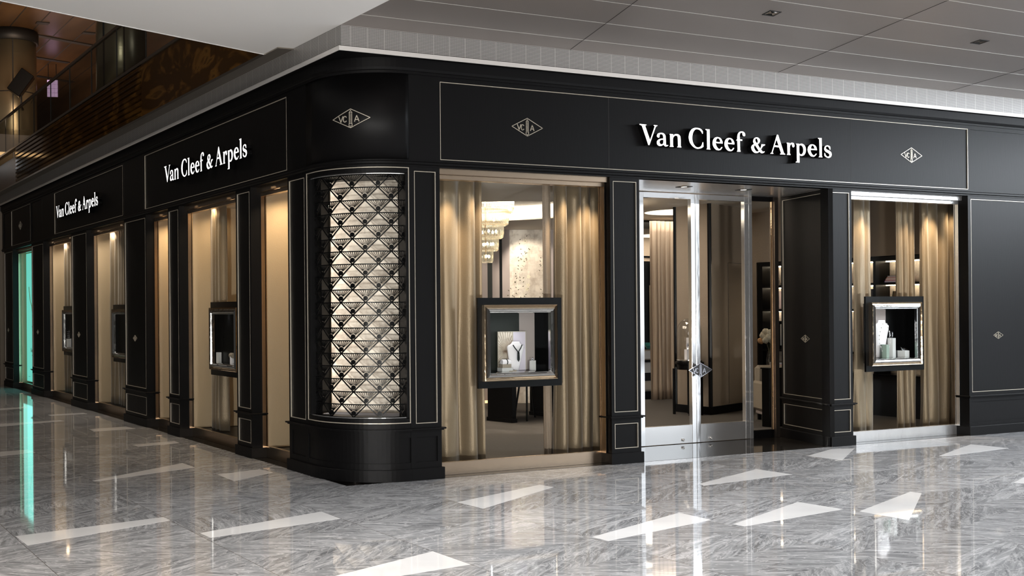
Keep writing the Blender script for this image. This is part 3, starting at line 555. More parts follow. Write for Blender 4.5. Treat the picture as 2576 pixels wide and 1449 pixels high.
# ------------------------------------------------------------------ illuminated lettering
LET=[
'-1,202 85,201 84,195 81,194 78,193 75,192 72,191 71,190 69,188 129,53 149,100 171,150 186,186 187,188 188,190 187,191 184,193 180,194 176,195 176,202 222,201 222,196 217,194 212,192 208,190 205,188 203,186 201,184 120,4 106,4 80,66 51,133 30,181 27,185 23,188 18,191 12,192 5,193 -1,194',
'233,82 228,84 223,86 219,89 216,93 215,97 215,102 216,107 218,112 222,117 227,121 233,124 241,127 249,129 259,131 269,132 279,132 290,131 300,128 308,124 315,118 320,113 323,107 325,101 326,94 327,73 328,46 329,21 330,19 332,17 335,16 339,15 343,16 347,16 350,17 353,17 355,18 356,16 357,15 357,13 353,10 348,7 342,4 336,2 330,1 324,1 318,2 313,4 308,7 304,10 300,14 296,17 291,14 286,11 280,8 272,5 262,3 253,2 245,2 237,4 230,7 224,10 220,15 216,20 214,26 213,31 213,37 214,43 217,49 221,54 227,59 235,64 243,69 253,71 265,74 274,75 282,76 288,76 294,76 294,84 294,92 293,99 291,105 289,110 286,114 281,117 275,118 269,119 264,119 259,119 255,117 252,114 250,110 248,106 248,102 248,98 248,94 247,91 246,88 243,85 240,84 237,82|296,65 288,65 279,64 271,63 265,61 259,58 254,55 251,51 248,46 248,41 248,36 250,30 254,26 259,23 266,20 272,20 278,20 283,22 288,25 291,29 294,34 295,40 296,48 296,57',
'376,127 421,127 420,112 425,117 432,121 438,125 445,128 452,130 460,131 471,131 482,130 492,127 500,123 506,118 511,111 514,104 515,95 516,85 517,64 517,38 517,13 525,8 524,2 472,1 473,7 482,11 481,40 480,71 479,95 478,102 476,107 473,111 468,114 463,115 457,115 451,115 444,113 438,110 432,105 426,99 422,93 420,87 418,81 418,75 418,57 418,34 418,13 425,9 424,2 375,2 376,8 383,12 381,118 376,121',
'806,179 806,153 797,154 792,161 787,169 781,175 774,181 765,186 756,190 746,192 736,194 727,194 718,193 709,190 701,185 693,178 686,170 680,160 675,148 671,135 668,122 667,112 666,103 667,93 669,81 672,69 677,57 683,46 691,37 699,29 706,23 714,19 722,16 730,15 739,14 747,14 756,16 765,19 773,23 780,28 785,34 790,41 794,50 797,59 800,68 810,69 813,25 805,20 796,15 786,10 772,6 756,2 741,0 729,0 719,1 709,4 697,8 685,13 673,20 661,29 649,41 638,52 631,65 626,78 623,90 621,101 620,110 622,120 624,132 628,145 633,157 641,168 649,179 659,188 669,194 680,199 691,203 703,206 715,207 727,208 739,207 751,207 762,205 772,202 781,198 788,194 795,189 800,184',
'841,201 895,202 897,10 904,8 902,1 854,1 854,6 861,9 859,187 857,189 855,190 853,192 849,193 845,193 841,194',
'1068,69 974,70 976,64 978,56 981,49 985,41 991,33 997,26 1004,20 1011,16 1018,13 1024,13 1029,15 1035,18 1040,23 1046,29 1051,34 1065,34 1060,26 1054,18 1048,11 1041,7 1035,4 1028,2 1020,0 1013,-1 1005,-1 996,0 987,1 978,4 969,9 960,15 952,22 946,31 940,40 936,49 934,57 934,65 934,73 935,82 938,92 942,101 948,109 955,116 963,122 973,126 983,129 993,131 1004,131 1015,130 1026,128 1036,124 1045,118 1052,112 1058,104 1063,96 1067,88 1068,81 1068,75|979,83 1035,81 1034,88 1033,94 1031,101 1027,106 1023,111 1019,115 1015,117 1009,119 1004,119 999,118 994,115 990,112 986,108 983,103 981,98 980,93 979,88',
'1226,69 1132,70 1134,64 1136,56 1139,49 1143,41 1149,33 1155,26 1162,20 1169,16 1176,13 1182,13 1187,15 1193,18 1198,23 1204,29 1209,34 1223,34 1218,26 1212,18 1206,11 1199,7 1193,4 1186,2 1178,0 1171,-1 1163,-1 1154,0 1145,1 1136,4 1127,9 1118,15 1110,22 1104,31 1098,40 1094,49 1092,57 1092,65 1092,73 1093,82 1096,92 1100,101 1106,109 1113,116 1121,122 1131,126 1141,129 1151,131 1162,131 1173,130 1184,128 1194,124 1203,118 1210,112 1216,104 1221,96 1225,88 1226,81 1226,75|1137,83 1193,81 1192,88 1191,94 1189,101 1185,106 1181,111 1177,115 1173,117 1167,119 1162,119 1157,118 1152,115 1148,112 1144,108 1141,103 1139,98 1138,93 1137,88',
'1250,114 1265,124 1265,133 1265,142 1266,151 1267,160 1269,168 1273,176 1277,184 1283,190 1290,196 1298,200 1307,204 1317,206 1327,207 1337,207 1347,206 1355,202 1363,197 1369,192 1372,185 1375,178 1375,172 1375,168 1373,165 1370,163 1366,161 1361,160 1357,160 1352,160 1347,162 1343,164 1340,167 1338,171 1336,175 1336,179 1337,184 1337,187 1334,190 1331,192 1327,193 1322,193 1317,193 1313,191 1309,189 1306,185 1303,181 1301,175 1300,170 1299,163 1299,152 1300,138 1301,125 1333,126 1332,111 1301,111 1303,13 1309,9 1308,0 1260,-1 1261,5 1269,11 1265,112 1250,111',
'1595,91 1645,92 1646,91 1648,89 1648,87 1647,85 1644,83 1641,81 1636,79 1629,77 1623,75 1617,70 1612,65 1606,59 1600,51 1595,44 1590,36 1595,32 1600,27 1606,23 1610,20 1614,17 1619,16 1625,17 1631,19 1636,21 1639,20 1641,18 1641,16 1638,13 1632,9 1626,5 1619,3 1612,1 1605,0 1599,0 1593,1 1586,3 1580,6 1574,9 1568,12 1561,9 1555,5 1547,1 1538,-1 1529,-2 1520,-3 1510,-2 1501,-1 1492,2 1484,7 1476,12 1469,19 1463,26 1459,35 1456,43 1455,50 1456,57 1459,63 1463,69 1468,74 1474,78 1481,82 1488,85 1495,88 1492,92 1488,97 1485,102 1483,108 1482,114 1483,120 1485,127 1488,134 1492,141 1498,146 1504,150 1511,153 1519,156 1527,157 1535,158 1543,158 1552,156 1559,153 1566,149 1572,143 1576,138 1578,132 1579,126 1577,120 1575,114 1570,108 1565,102 1559,97 1551,92 1545,88 1580,44 1583,50 1586,56 1589,63 1591,70 1594,77 1595,83 1596,86 1595,89|1533,98 1528,103 1522,109 1517,114 1514,120 1512,126 1512,132 1513,137 1516,141 1520,145 1522,146 1525,147 1528,146 1532,145 1536,142 1540,138 1543,133 1545,127 1547,121 1546,115 1545,110 1543,106 1540,102 1536,100|1508,77 1560,21 1553,18 1544,15 1537,13 1530,14 1524,16 1518,20 1511,26 1505,33 1500,40 1496,47 1494,52 1494,58 1494,62 1496,66 1498,69 1501,72 1504,75',
'1814,198 1817,200 1820,202 1823,203 1826,202 1830,200 1833,199 1913,17 1932,7 1930,1 1858,1 1859,7 1873,14 1845,72 1777,74 1751,13 1763,10 1760,1 1721,1 1721,6 1738,13|1809,152 1838,90 1783,90',
'1954,127 1998,126 1994,112 1999,117 2005,122 2011,126 2018,129 2025,130 2033,131 2040,130 2047,129 2054,126 2059,120 2062,112 2065,106 2066,101 2066,97 2064,93 2060,89 2055,85 2050,83 2045,83 2040,85 2036,87 2033,91 2032,96 2030,101 2029,106 2027,112 2025,115 2022,116 2018,114 2015,112 2010,108 2006,103 2002,97 2000,92 1999,87 1998,82 1998,63 1997,38 1997,15 2007,10 2006,1 1954,1 1955,6 1964,12 1962,113 1954,120',
'2089,124 2132,124 2132,116 2138,119 2144,123 2151,125 2158,127 2166,128 2173,128 2182,126 2191,123 2199,120 2206,115 2213,109 2219,102 2224,94 2227,85 2229,75 2229,64 2228,52 2225,41 2220,30 2212,20 2204,12 2194,7 2182,3 2172,0 2164,0 2156,0 2150,2 2144,3 2139,5 2135,7 2135,-72 2081,-71 2082,-66 2099,-59 2096,114 2089,118|2134,103 2137,107 2142,109 2148,110 2153,111 2158,111 2164,110 2170,106 2177,100 2183,94 2187,86 2190,78 2192,69 2192,59 2191,48 2188,39 2184,31 2178,25 2172,20 2166,16 2159,15 2153,14 2148,16 2143,19 2139,23 2136,27 2135,32 2134,36 2133,60 2133,84',
'2391,70 2297,69 2298,62 2300,54 2303,47 2308,39 2314,32 2321,25 2328,20 2335,16 2342,13 2347,14 2353,16 2358,19 2363,23 2368,28 2372,33 2389,33 2383,26 2377,20 2371,14 2364,9 2358,5 2351,2 2344,0 2337,0 2329,0 2319,0 2309,1 2300,4 2291,10 2282,17 2274,25 2268,34 2262,43 2258,52 2256,59 2255,67 2255,74 2257,83 2259,92 2264,100 2271,108 2279,115 2288,121 2297,125 2307,128 2317,129 2328,129 2339,128 2349,125 2359,122 2368,117 2375,111 2381,104 2386,96 2389,88 2391,82 2391,75|2303,83 2356,82 2354,88 2352,96 2349,102 2345,108 2341,112 2336,115 2333,117 2329,118 2325,118 2321,116 2316,113 2312,110 2309,106 2307,102 2306,98 2305,93 2304,88',
'2408,201 2462,202 2464,10 2471,5 2469,-1 2417,-1 2418,4 2429,8 2426,186 2424,188 2422,189 2420,190 2416,192 2412,193 2408,194',
'2591,87 2579,87 2577,92 2575,97 2571,102 2567,107 2562,112 2557,116 2552,117 2546,118 2541,118 2535,116 2530,114 2526,110 2524,107 2523,102 2524,98 2527,94 2531,90 2537,87 2546,84 2556,81 2566,78 2577,74 2587,69 2596,64 2602,59 2606,53 2608,46 2609,39 2609,32 2607,25 2603,19 2598,12 2592,7 2584,3 2575,0 2565,-2 2556,-2 2545,-1 2536,1 2528,3 2520,7 2513,10 2508,13 2504,17 2500,20 2501,47 2510,47 2513,41 2516,34 2520,28 2525,23 2530,18 2536,15 2542,12 2549,11 2556,11 2562,13 2568,15 2572,19 2575,23 2576,28 2576,33 2573,38 2568,42 2563,46 2554,50 2543,53 2533,56 2524,60 2516,64 2509,69 2504,75 2500,81 2498,87 2498,94 2500,101 2503,108 2508,114 2514,120 2521,124 2529,127 2538,129 2547,130 2556,130 2565,128 2573,126 2580,123 2585,119 2590,115',
]

def sign(label, loc, rot):
    t = thing('shop_sign', label, 'sign', loc, rot)
    for s in LET:
        cu = bpy.data.curves.new('letter', 'CURVE'); cu.dimensions = '2D'; cu.fill_mode = 'BOTH'; cu.extrude = .029
        for c in s.split('|'):
            pts = [tuple(float(q)/1000 for q in p.split(',')) for p in c.split()]
            sp_ = cu.splines.new('POLY'); sp_.points.add(len(pts)-1); sp_.use_cyclic_u = True
            for q, p in zip(sp_.points, pts): q.co = (p[0], p[1], 0, 1)
        tmp = bpy.data.objects.new('tmp', cu); COL.objects.link(tmp)
        me = bpy.data.meshes.new_from_object(tmp.evaluated_get(bpy.context.evaluated_depsgraph_get()))
        bpy.data.objects.remove(tmp); bpy.data.curves.remove(cu)
        me.transform(Matrix.Translation((0, -.0205, 0)) @ Matrix.Rotation(PI/2, 4, 'X')); me.name = 'letter'
        me.materials.clear(); me.materials.append(M['letter']); me.materials.append(M['black2'])
        for p in me.polygons: p.material_index = 0 if p.normal.y < -.9 else 1
        o = bpy.data.objects.new('letter', me); COL.objects.link(o); o.parent = t
    return t
sign('large white illuminated serif lettering on the right fascia above the doors', (3.188, 0, 3.066), 0)
sign('white illuminated serif lettering on the left fascia, nearer to the corner', (0, 4.625, 3.058), LEFT)
sign('white illuminated serif lettering on the left fascia, farther from the corner', (0, 10.27, 3.060), LEFT)
# ------------------------------------------------------------------ shop windows
WN = [0]
def window(w, loc, rot, jy0=.11, jy1=.15, gy=.16, right=False, metal='bronze'):
    """local: x 0..w across the opening, y into the wall"""
    WN[0] += 1
    t = thing('window_%d' % WN[0], None, None, loc, rot, kind='structure')
    bm = B(); box(bm, -.005, w+.005, jy0, gy+.02, 2.66, 2.70, .002); box(bm, -.005, w+.005, jy0-.04, jy0, 2.70, 2.7495); obj('head_rail', bm, metal, t)
    bm = B(); box(bm, .0, w, gy-.012, gy+.03, .002, .112, .001); box(bm, .0, w, gy-.014, gy+.03, .112, .118); obj('sill_rail', bm, metal, t)
    for x in (0, w): obj('jamb', box(B(), x-.006 if x else 0, x if x else .006, jy0, jy1, .002, 2.70), metal, t)
    bm = B()
    for x in (0, w): box(bm, x-.012 if x else 0, x if x else .012, jy1+.006, gy+.006, .118, 2.66)
    obj('glazing_bead', bm, metal, t)
    obj('pane', box(B(), .004, w-.004, gy-.004, gy+.004, .118, 2.66), 'glass', t)
    return t
window(1.893, (.957, 0, 0), 0, .065, .125, .14)
window(1.885, (6.160, 0, 0), 0, .11, .15, .155, metal='steel')
LW = [(1.155, 2.045), (2.455, 4.240), (4.655, 5.525), (6.515, 8.490), (9.460, 11.465), (12.455, 14.185)]
for a, b_ in LW: window(b_-a, (0, b_, 0), LEFT)
# ------------------------------------------------------------------ niches behind the left windows
for i, (a, b_) in enumerate(LW):
    bm = B(); box(bm, .172, 1.0, b_, b_+.03, .1, 2.74); box(bm, .172, 1.0, a-.03, a, .1, 2.74)
    o = struct('wall_niche', bm, 'fabricwall')
    dp = .95
    o = struct('wall_niche_back', box(B(), dp, dp+.04, a, b_, .1, 2.74), 'taupe' if i == 1 else 'fabricwall')
    struct('floor_niche', box(B(), .172, 1.0, a, b_, .0, .095), 'black2')
    struct('ceiling_niche', box(B(), .172, 1.0, a-.03, b_+.03, 2.74, 2.78), 'plaster')
    if i < 5:
        n = 1 if b_-a < 1.2 else 2
        for k in range(n):
            y = b_-.32 if k == 0 else a+.45
            area('niche_lamp', (.24, y, 2.73), (.34, y+.05, 0), .10, .9 if n == 2 else .5, 15 if i in (3, 4) else 11, WARM2 if i in (3, 4) else WARM, 130)
# ------------------------------------------------------------------ curtains
def curtain(label, x0, x1, y, z0, z1, folds, amp, seed, rot=0, loc=(0, 0, 0), flare=.0, group='champagne velvet curtains in the shop windows', m='curtain', name='velvet_curtain'):
    rnd = random.Random(seed); ph = [rnd.uniform(0, 6.28) for _ in range(4)]; nx, nz = int(folds*14), 16; bm = B(); g = []
    for j in range(nz+1):
        tz = j/nz; z = z0+(z1-z0)*tz; row = []
        for i in range(nx+1):
            u = i/nx; uu_ = u + .12/folds*math.sin(2*PI*folds*.37*u+ph[0])
            a = 2*PI*folds*uu_ + .35*math.sin(tz*2+ph[1]+u*5)
            sh = math.sin(a); sh = math.copysign(abs(sh)**.8, sh)
            w_ = amp*(.65+.35*math.sin(2*PI*folds*.23*u+ph[2]))*(1+.25*(1-tz))
            xx = x0+(x1-x0)*u + .3*amp*math.cos(a) + (u-.5)*flare*(1-tz)**2
            row.append(bm.verts.new((xx, y+w_*sh + .01*math.sin(tz*9+u*20+ph[3])*(1-tz), z)))
        g.append(row)
    for j in range(nz):
        for i in range(nx): bm.faces.new((g[j][i], g[j][i+1], g[j+1][i+1], g[j+1][i]))
    me_o = obj(name, bm, m, None, True); me_o.location = loc; me_o.rotation_euler = (0, 0, rot)
    sol = me_o.modifiers.new('thickness', 'SOLIDIFY'); sol.thickness = .006; sol.offset = 0
    return tag(me_o, label, 'curtain', group)
curtain('champagne velvet curtain at the left side of the large right window', 1.26, 1.72, .50, .0, 2.735, 2.6, .05, 1, flare=.05)
curtain('champagne velvet curtain at the right side of the large right window', 2.58, 3.17, .48, .0, 2.735, 4.2, .055, 2, flare=.07)
curtain('narrow plain taupe drape edge beside the right curtain of the large window', 2.50, 2.60, .56, .0, 2.735, 1.5, .02, 3, m='taupe', name='lining_drape')
curtain('champagne velvet curtain at the left side of the window right of the doors', 6.83, 7.06, .50, .0, 2.735, 2, .035, 4, flare=.04)
curtain('narrow champagne curtain panel in the middle of the window right of the doors', 7.57, 7.86, .56, .0, 2.735, 3, .04, 5)
curtain('champagne velvet curtain at the right side of the window right of the doors', 7.86, 8.50, .46, .0, 2.735, 4.5, .055, 6, flare=.05)
curtain('champagne velvet curtain in the left-front window with a display case, nearest the corner', 0, .52, .345, .10, 2.735, 3.5, .035, 7, LEFT, (0, 4.13, 0))
curtain('champagne velvet curtain in the left-front window beside the broad pillar with the near emblem', 0, .9, .345, .10, 2.735, 5.5, .04, 8, LEFT, (0, 8.38, 0))
curtain('champagne velvet curtain in the left-front window right of the pillar by the turquoise poster', 0, 1.1, .345, .10, 2.735, 6, .04, 9, LEFT, (0, 11.36, 0))
# ------------------------------------------------------------------ display cases
def ring_frame(bm, x0, x1, z0, z1, prof):
    """moulded picture frame: prof list of (inset, y)"""
    rings = [[bm.verts.new(p) for p in ((x0+i_, y, z0+i_), (x1-i_, y, z0+i_), (x1-i_, y, z1-i_), (x0+i_, y, z1-i_))] for i_, y in prof]
    for a, b_ in zip(rings, rings[1:]):
        for k in range(4): bm.faces.new((a[k], a[(k+1) % 4], b_[(k+1) % 4], b_[k]))
    return bm
def case(label, loc, rot, w=.955, panels=None, yb=.42):
    """black box with a polished moulded frame, local x 0..w, front at y=.2"""
    t = thing('display_case', label, 'display case', loc, rot, 'black display cases hanging in the shop windows')
    z0, z1 = .76, 1.60; xl = .07+(yb-.24)*(.75 if rot == 0 else 2.6)
    obj('case_body', frame(B(), 0, w, z0, z1, .088, .2235, .245), 'black2', t)
    bm = B()          # rear box with a slanted left cheek
    out = [(.03, .246), (w-.03, .246), (w-.03, yb), (xl, yb)]; inn = [(.05, .246), (w-.05, .246), (w-.05, yb-.015), (xl+.015, yb-.015)]
    prism(bm, out, .845, .862); prism(bm, out, 1.50, 1.52)
    prism(bm, [out[0], inn[0], inn[3], out[3]][::-1], .862, 1.50); prism(bm, [inn[1], out[1], out[2], inn[2]], .862, 1.50); prism(bm, [inn[3], inn[2], out[2], out[3]], .862, 1.50)
    obj('rear_box', bm, 'black2', t)
    bm = ring_frame(B(), .045, w-.078, .826, 1.534, [(.0, .2225), (.0, .184), (.009, .180), (.018, .190), (.030, .187)])
    f = obj('moulded_frame', bm, 'gold', t); f['label'] = 'polished gilt outer moulding'
    bm = ring_frame(B(), .045, w-.078, .826, 1.534, [(.030, .187), (.036, .180), (.048, .176), (.060, .180), (.066, .194), (.074, .196), (.080, .222)])
    obj('inner_moulding', bm, 'frameinner', f)['label'] = 'polished silver inner moulding'
    obj('pane', box(B(), .118, w-.15, .226, .230, .90, 1.46), 'glass', t)
    bm = B(); prism(bm, [(.055, .247), (w-.055, .247), (w-.055, yb-.02), (xl+.02, yb-.02)], .8625, .892); obj('shelf', bm, 'slate', t)
    if panels:
        for a, b_, mt, n in panels: obj(n, box(B(), max(a, xl+.02), b_, yb-.035, yb-.016, .893, 1.499), mt, t)
    l = spot('case_spot', (0, 0, 0), (0, 0, -1), 3.4, (1, .97, .96), 100, .6); l.parent = t; l.location = (w/2-.06, .27, 1.48); l.rotation_euler = (-.15, 0, 0)
    return t
c1x = 1.497
case('black display case with gilt frame hanging in the large right window', (c1x, 0, 0), 0, panels=[(.06, .58, 'green', 'green_panel'), (.58, .76, 'mauve', 'taupe_panel')])
c3x = 6.640
case('black display case with gilt frame hanging in the window right of the doors', (c3x, 0, 0), 0, panels=[(.3, .53, 'mauve', 'taupe_panel')])
case('black display case with gilt frame in the left-front window nearest the corner', (0, 3.80, 0), LEFT, yb=.30)
case('black display case in the left-front window beside the pillar with the near emblem, mostly hidden', (0, 7.86, 0), LEFT, yb=.30)
case('black display case in the left-front window right of the turquoise poster pillar, mostly hidden', (0, 10.94, 0), LEFT, yb=.30)
# jewellery displays
ZS = .892
def bust(label, x, y, h, hw, mt, rot=0, scale=1):
    t = thing('necklace_bust', label, 'jewellery bust', (x, y, ZS), rot)
    bm = B(); n = 10; prof = [(0, .50, .30), (.25, .62, .34), (.5, .78, .36), (.7, .92, .36), (.80, 1.0, .34), (.86, .98, .30), (.90, .72, .24), (.94, .50, .2), (1.0, .42, .17)]
    rings = []
    for f, a, d in prof:
        rings.append([bm.verts.new((a*hw*math.cos(q), -.018+(d*.09)*(.8*math.sin(q)) + .03*(1-f), f*h)) for q in [2*PI*i/20 for i in range(20)]])
    for a, b_ in zip(rings, rings[1:]):
        for i in range(20): bm.faces.new((a[i], a[(i+1) % 20], b_[(i+1) % 20], b_[i]))
    bm.faces.new(rings[0][::-1]); bm.faces.new(rings[-1]); obj('bust', bm, mt, t, True)
    return t
def hexblock(label, x, y, r, h, mt, top=None, name='ring_pedestal', rot=0, loc=None):
    t = thing(name, label, 'jewellery stand', loc or (x, y, ZS), rot)
    bm = lathe(B(), [(r, 0), (r, h)], 6); obj('block', bm, mt, t)
    return t
S3 = c1x
bs = bust('white bust with a dark necklace in the display case of the large right window', 1.975, .318, .295, .098, 'bustw')
neck = thing('necklace', 'dark gemstone necklace draped on the white bust', 'necklace', (1.975, .318, ZS))
bm = B(); tube(bm, [(-.052, -.045, .262), (-.035, -.05, .235), (-.012, -.054, .208), (0, -.057, .19)], .0055); tube(bm, [(.052, -.045, .262), (.035, -.05, .235), (.012, -.054, .208), (0, -.057, .19)], .0055); obj('chain', bm, 'darkgem', neck)
bm = B()
for i in range(7): tube(bm, [((i-3)*.0035, -.058, .195), ((i-3)*.0045, -.059, .12-.006*(3-abs(i-3)))], .0022, 4)
obj('tassel', bm, 'darkgem', neck)
t = thing('screen_panel', 'two-part backdrop behind the bust, straw sunburst left and lilac right', 'backdrop', (2.00, .352, ZS))
bm = B(); box(bm, -.19, -.028, 0, .008, .003, .385); o = obj('sunburst_leaf', bm, 'goldleaf', t)
bm = B(); 
for i in range(40):
    a = 2*PI*i/40; L_ = .3
    # rays cut to the leaf
    dx, dz = math.cos(a), math.sin(a); k = min((.078/abs(dx)) if abs(dx) > 1e-3 else 9, (.19/abs(dz)) if abs(dz) > 1e-3 else 9)
    q = Vector((-dz, dx))*.0009
    v = [bm.verts.new((-.109+dx*f*k+q.x*s_*(.3+f*3), -.0012, .20+dz*f*k+q.y*s_*(.3+f*3))) for f, s_ in ((.02, -1), (.97, -1), (.97, 1), (.02, 1))]
    bm.faces.new(v)
obj('straw_rays', bm, 'bronze', t)
obj('lilac_leaf', box(B(), -.022, .125, 0, .008, .003, .385), 'lilac', t)
bm = frame(B(), -.194, -.024, 0, .389, .005, -.003, .009); frame(bm, -.024, .13, 0, .389, .005, -.003, .009); obj('metal_edge', bm, 'brass', t)
t = hexblock('grey hexagonal ring pedestal at the right of the bust with necklace', 2.185, .325, .034, .108, 'greyb')
obj('ring', lathe(B(), [(.008, -.002), (.011, -.002), (.011, .002), (.008, .002)], 16, (0, 0, .118), False, 'Y'), 'silver', t); obj('stone', lathe(B(), [(.001, .128), (.006, .133), (.001, .139)], 8), 'silver', t)
t = thing('bracelet_stand', 'small grey bracelet stand with roll at the left of the bust', 'jewellery stand', (1.845, .292, ZS))
obj('block', box(B(), -.062, .062, -.04, .04, 0, .05, .002), 'greyb', t); obj('cradle', box(B(), -.05, .05, -.03, .03, .05, .085, .002), 'cream', t)
obj('roll', lathe(B(), [(.024, -.048), (.026, -.045), (.026, .045), (.024, .048)], 20, (0, -.01, .103), True, 'X'), 'bustw', t); obj('bracelet', lathe(B(), [(.0265, -.006), (.030, 0), (.0265, .006)], 20, (.005, -.01, .103), False, 'X'), 'darkgem', t)
t = thing('price_card', 'small cream card in front of the bracelet stand', 'card', (1.905, .242, ZS)); bm = bx(-.042, .042, -.002, .002, 0, .03); bmesh.ops.rotate(bm, matrix=Matrix.Rotation(-.5, 3, 'X'), verts=bm.verts); obj('card', bm, 'cream', t)
# case right of the doors
bust('white bust with long pearl necklace in the case right of the doors', 7.01, .335, .44, .125, 'bustw')
neck = thing('pearl_necklace', 'long necklace of white pearls on the bust right of the doors', 'necklace', (7.01, .335, ZS)); bm = B()
for i in range(9):
    for s in (-1, 1):
        f = i/8; x = s*(.03+.06*math.sin(PI*min(1, f*1.05))); z = .40-.35*f; lathe(bm, [(.001, z-.007), (.0065, z-.0035), (.0065, z+.0035), (.001, z+.007)], 8, (x, -.062, 0))
        if i: tube(bm, [(xp[s][0], -.06, xp[s][1]), (x, -.06, z)], .0012, 4)
        else: xp = {} if s == -1 else xp
        xp[s] = (x, z)
lathe(bm, [(.001, .028), (.011, .036), (.011, .044), (.001, .052)], 8, (.0, -.062, 0)); obj('pearls', bm, 'pearl', neck)
t = hexblock('pale green block at the far left in the case right of the doors', 7.005, .272, .045, .165, 'green', name='jewellery_block'); t.children[0].data.materials[0] = mat('sage_block', (.25, .33, .28), .5)
t = hexblock('tall grey pedestal with earrings in the case right of the doors', 7.18, .33, .05, .235, 'greyb', name='earring_pedestal')
for s in (-1, 1):
    bm = B(); tube(bm, [(s*.022, 0, .235), (s*.022, 0, .30)], .0015, 5)
    for k in range(3): lathe(bm, [(.001, .25+k*.02), (.009, .257+k*.02), (.009, .262+k*.02), (.001, .269+k*.02)], 8, (s*.022, -.006, 0))
    obj('earring', bm, 'silver', t)
t = hexblock('low grey block with a cuff in the case right of the doors', 7.36, .325, .075, .09, 'greyb', name='cuff_stand')
bm = lathe(B(), [(.04, -.05), (.042, -.048), (.042, .048), (.04, .05)], 20, (0, 0, .095), True, 'X'); obj('cuff', bm, 'silver', t)
# case in the left window
t = hexblock('white block with a domed ring roll in the left-front case nearest the corner', 0, 0, .033, .10, 'bustw', name='ring_stand', loc=(.262, 3.22, ZS))
obj('ring_roll', lathe(B(), [(.029, -.045), (.031, -.043), (.031, .043), (.029, .045)], 20, (0, 0, .105), True, 'Y'), 'cream', t)
t = hexblock('thin silver block in the left-front case nearest the corner, by the frame edge', 0, 0, .035, .13, 'greyb', name='ring_stand', loc=(.255, 3.62, ZS)); 
t = hexblock('grey pedestal with stacked rings in the far left-front case', 0, 0, .05, .15, 'greyb', name='ring_pedestal', loc=(.26, 10.70, ZS))
bm = B()
for k in range(4): lathe(bm, [(.03, .17+.03*k), (.04, .175+.03*k), (.04, .183+.03*k), (.03, .188+.03*k)], 16)
tube(bm, [(0, 0, .15), (0, 0, .3)], .006); obj('stacked_rings', bm, 'silver', t)
# turquoise poster in the farthest left window
t = thing('lightbox_poster', 'turquoise backlit poster in the farthest left window', 'poster', (.26, 14.16, 0), LEFT)
obj('lit_panel', box(B(), 0, 1.68, 0, .05, .14, 2.66), 'teal', t)
bm = B()
for i, (x, w_) in enumerate(((.0, .05), (.06, .03), (.1, .05), (.17, .04), (.23, .03), (.27, .045), (.33, .045), (.39, .03))): box(bm, .38+x, .38+x+w_*.5, -.002, 0, .72, .80 if i in (0, 3) else .77)
box(bm, .46, .8, -.002, 0, .655, .665); box(bm, .6, .72, -.002, 0, .53, .54); box(bm, .15, .30, -.002, 0, .23, .235); obj('printed_text', bm, 'tealtext', t)
bm = B()
for i in range(9):
    a = i*.7; r = .05+.012*i
    lathe(bm, [(.001, -.002), (.03, -.002), (.03, 0), (.001, 0)], 6, (.62+r*math.cos(a), 0, 1.28+r*1.6*math.sin(a)), True, 'Y')
tube(bm, [(.25, -.003, 2.0), (.36, -.003, 1.72), (.50, -.003, 1.62), (.56, -.003, 1.4)], .006); obj('gold_flower_motif', bm, 'gilt', t)
area('lightbox_glow', (.16, 13.3, 1.4), (-1, 13.3, 1.4), 1.5, 2.2, 14, (.25, .85, .75))
# ------------------------------------------------------------------ glass doors
dr = thing('door_1', None, None, (4.845, .93, 0), 0, kind='structure')
def leaf(s, lab):
    x0, x1 = (-.79, -.003) if s < 0 else (.003, .79)
    bm = B(); box(bm, x0, x0+.058, 0, .05, .006, 2.742, .002); box(bm, x1-.058, x1, 0, .05, .006, 2.742, .002); box(bm, x0+.058, x1-.058, 0, .05, 2.686, 2.742)
    d = obj('door_leaf', bm, 'chrome', dr); d['label'] = lab
    bm = bx(x0+.058, x1-.058, .004, .046, .006, .205, .001); obj('kick_plate', bm, 'steel', d)
    obj('pane', box(B(), x0+.058, x1-.058, .02, .028, .205, 2.686), 'glass', d)
    cx_ = s*.20 ; obj('floor_lock', lathe(B(), [(.016, 0), (.016, -.008), (.010, -.014), (.0105, -.006), (.001, -.006)], 16, (cx_, 0, .045), True, 'Y'), 'chrome', d)
    # half of the diamond handle
    hb = B(); q = [(0, .076), (s*.165, 0), (0, -.076)]
    lo = [hb.verts.new((p[0]+s*.0015, -.052, .806+p[1])) for p in q]; hi = [hb.verts.new((p[0]+s*.0015, -.06, .806+p[1])) for p in q]
    hb.faces.new(lo); hb.faces.new(hi[::-1])
    for i in range(3): hb.faces.new((lo[i], lo[(i+1) % 3], hi[(i+1) % 3], hi[i]))
    h = obj('handle', hb, mat('handle_enamel', (.07, .068, .068), .35, .6), d); h['label'] = 'half of a dark diamond-shaped handle'
    obj('handle_post', box(B(), s*.035-.008 if s > 0 else s*.035-.008, s*.035+.008, -.052, 0, .79, .82), 'chrome', d)
    return d
leaf(-1, 'left leaf of the polished steel glass door'); leaf(1, 'right leaf of the polished steel glass door')
for n, b_ in zip(('handle_border', 'handle_monogram', 'handle_monogram', 'handle_monogram', 'handle_column'), emblem_bm(.335, .155, .0055, -.063)):
    for v in b_.verts: v.co.z += .806; v.co.y = min(v.co.y, -.0605) if v.co.y < 0 else -.0602
    obj(n, b_, 'silver', dr)
bm = B(); box(bm, .795, .845, -.004, .06, .002, 2.7495, .002); obj('door_jamb', bm, 'chrome', dr)
bm = B(); box(bm, -.845, -.795, -.004, .06, .002, 2.7495, .002); obj('door_jamb', bm, 'chrome', dr)
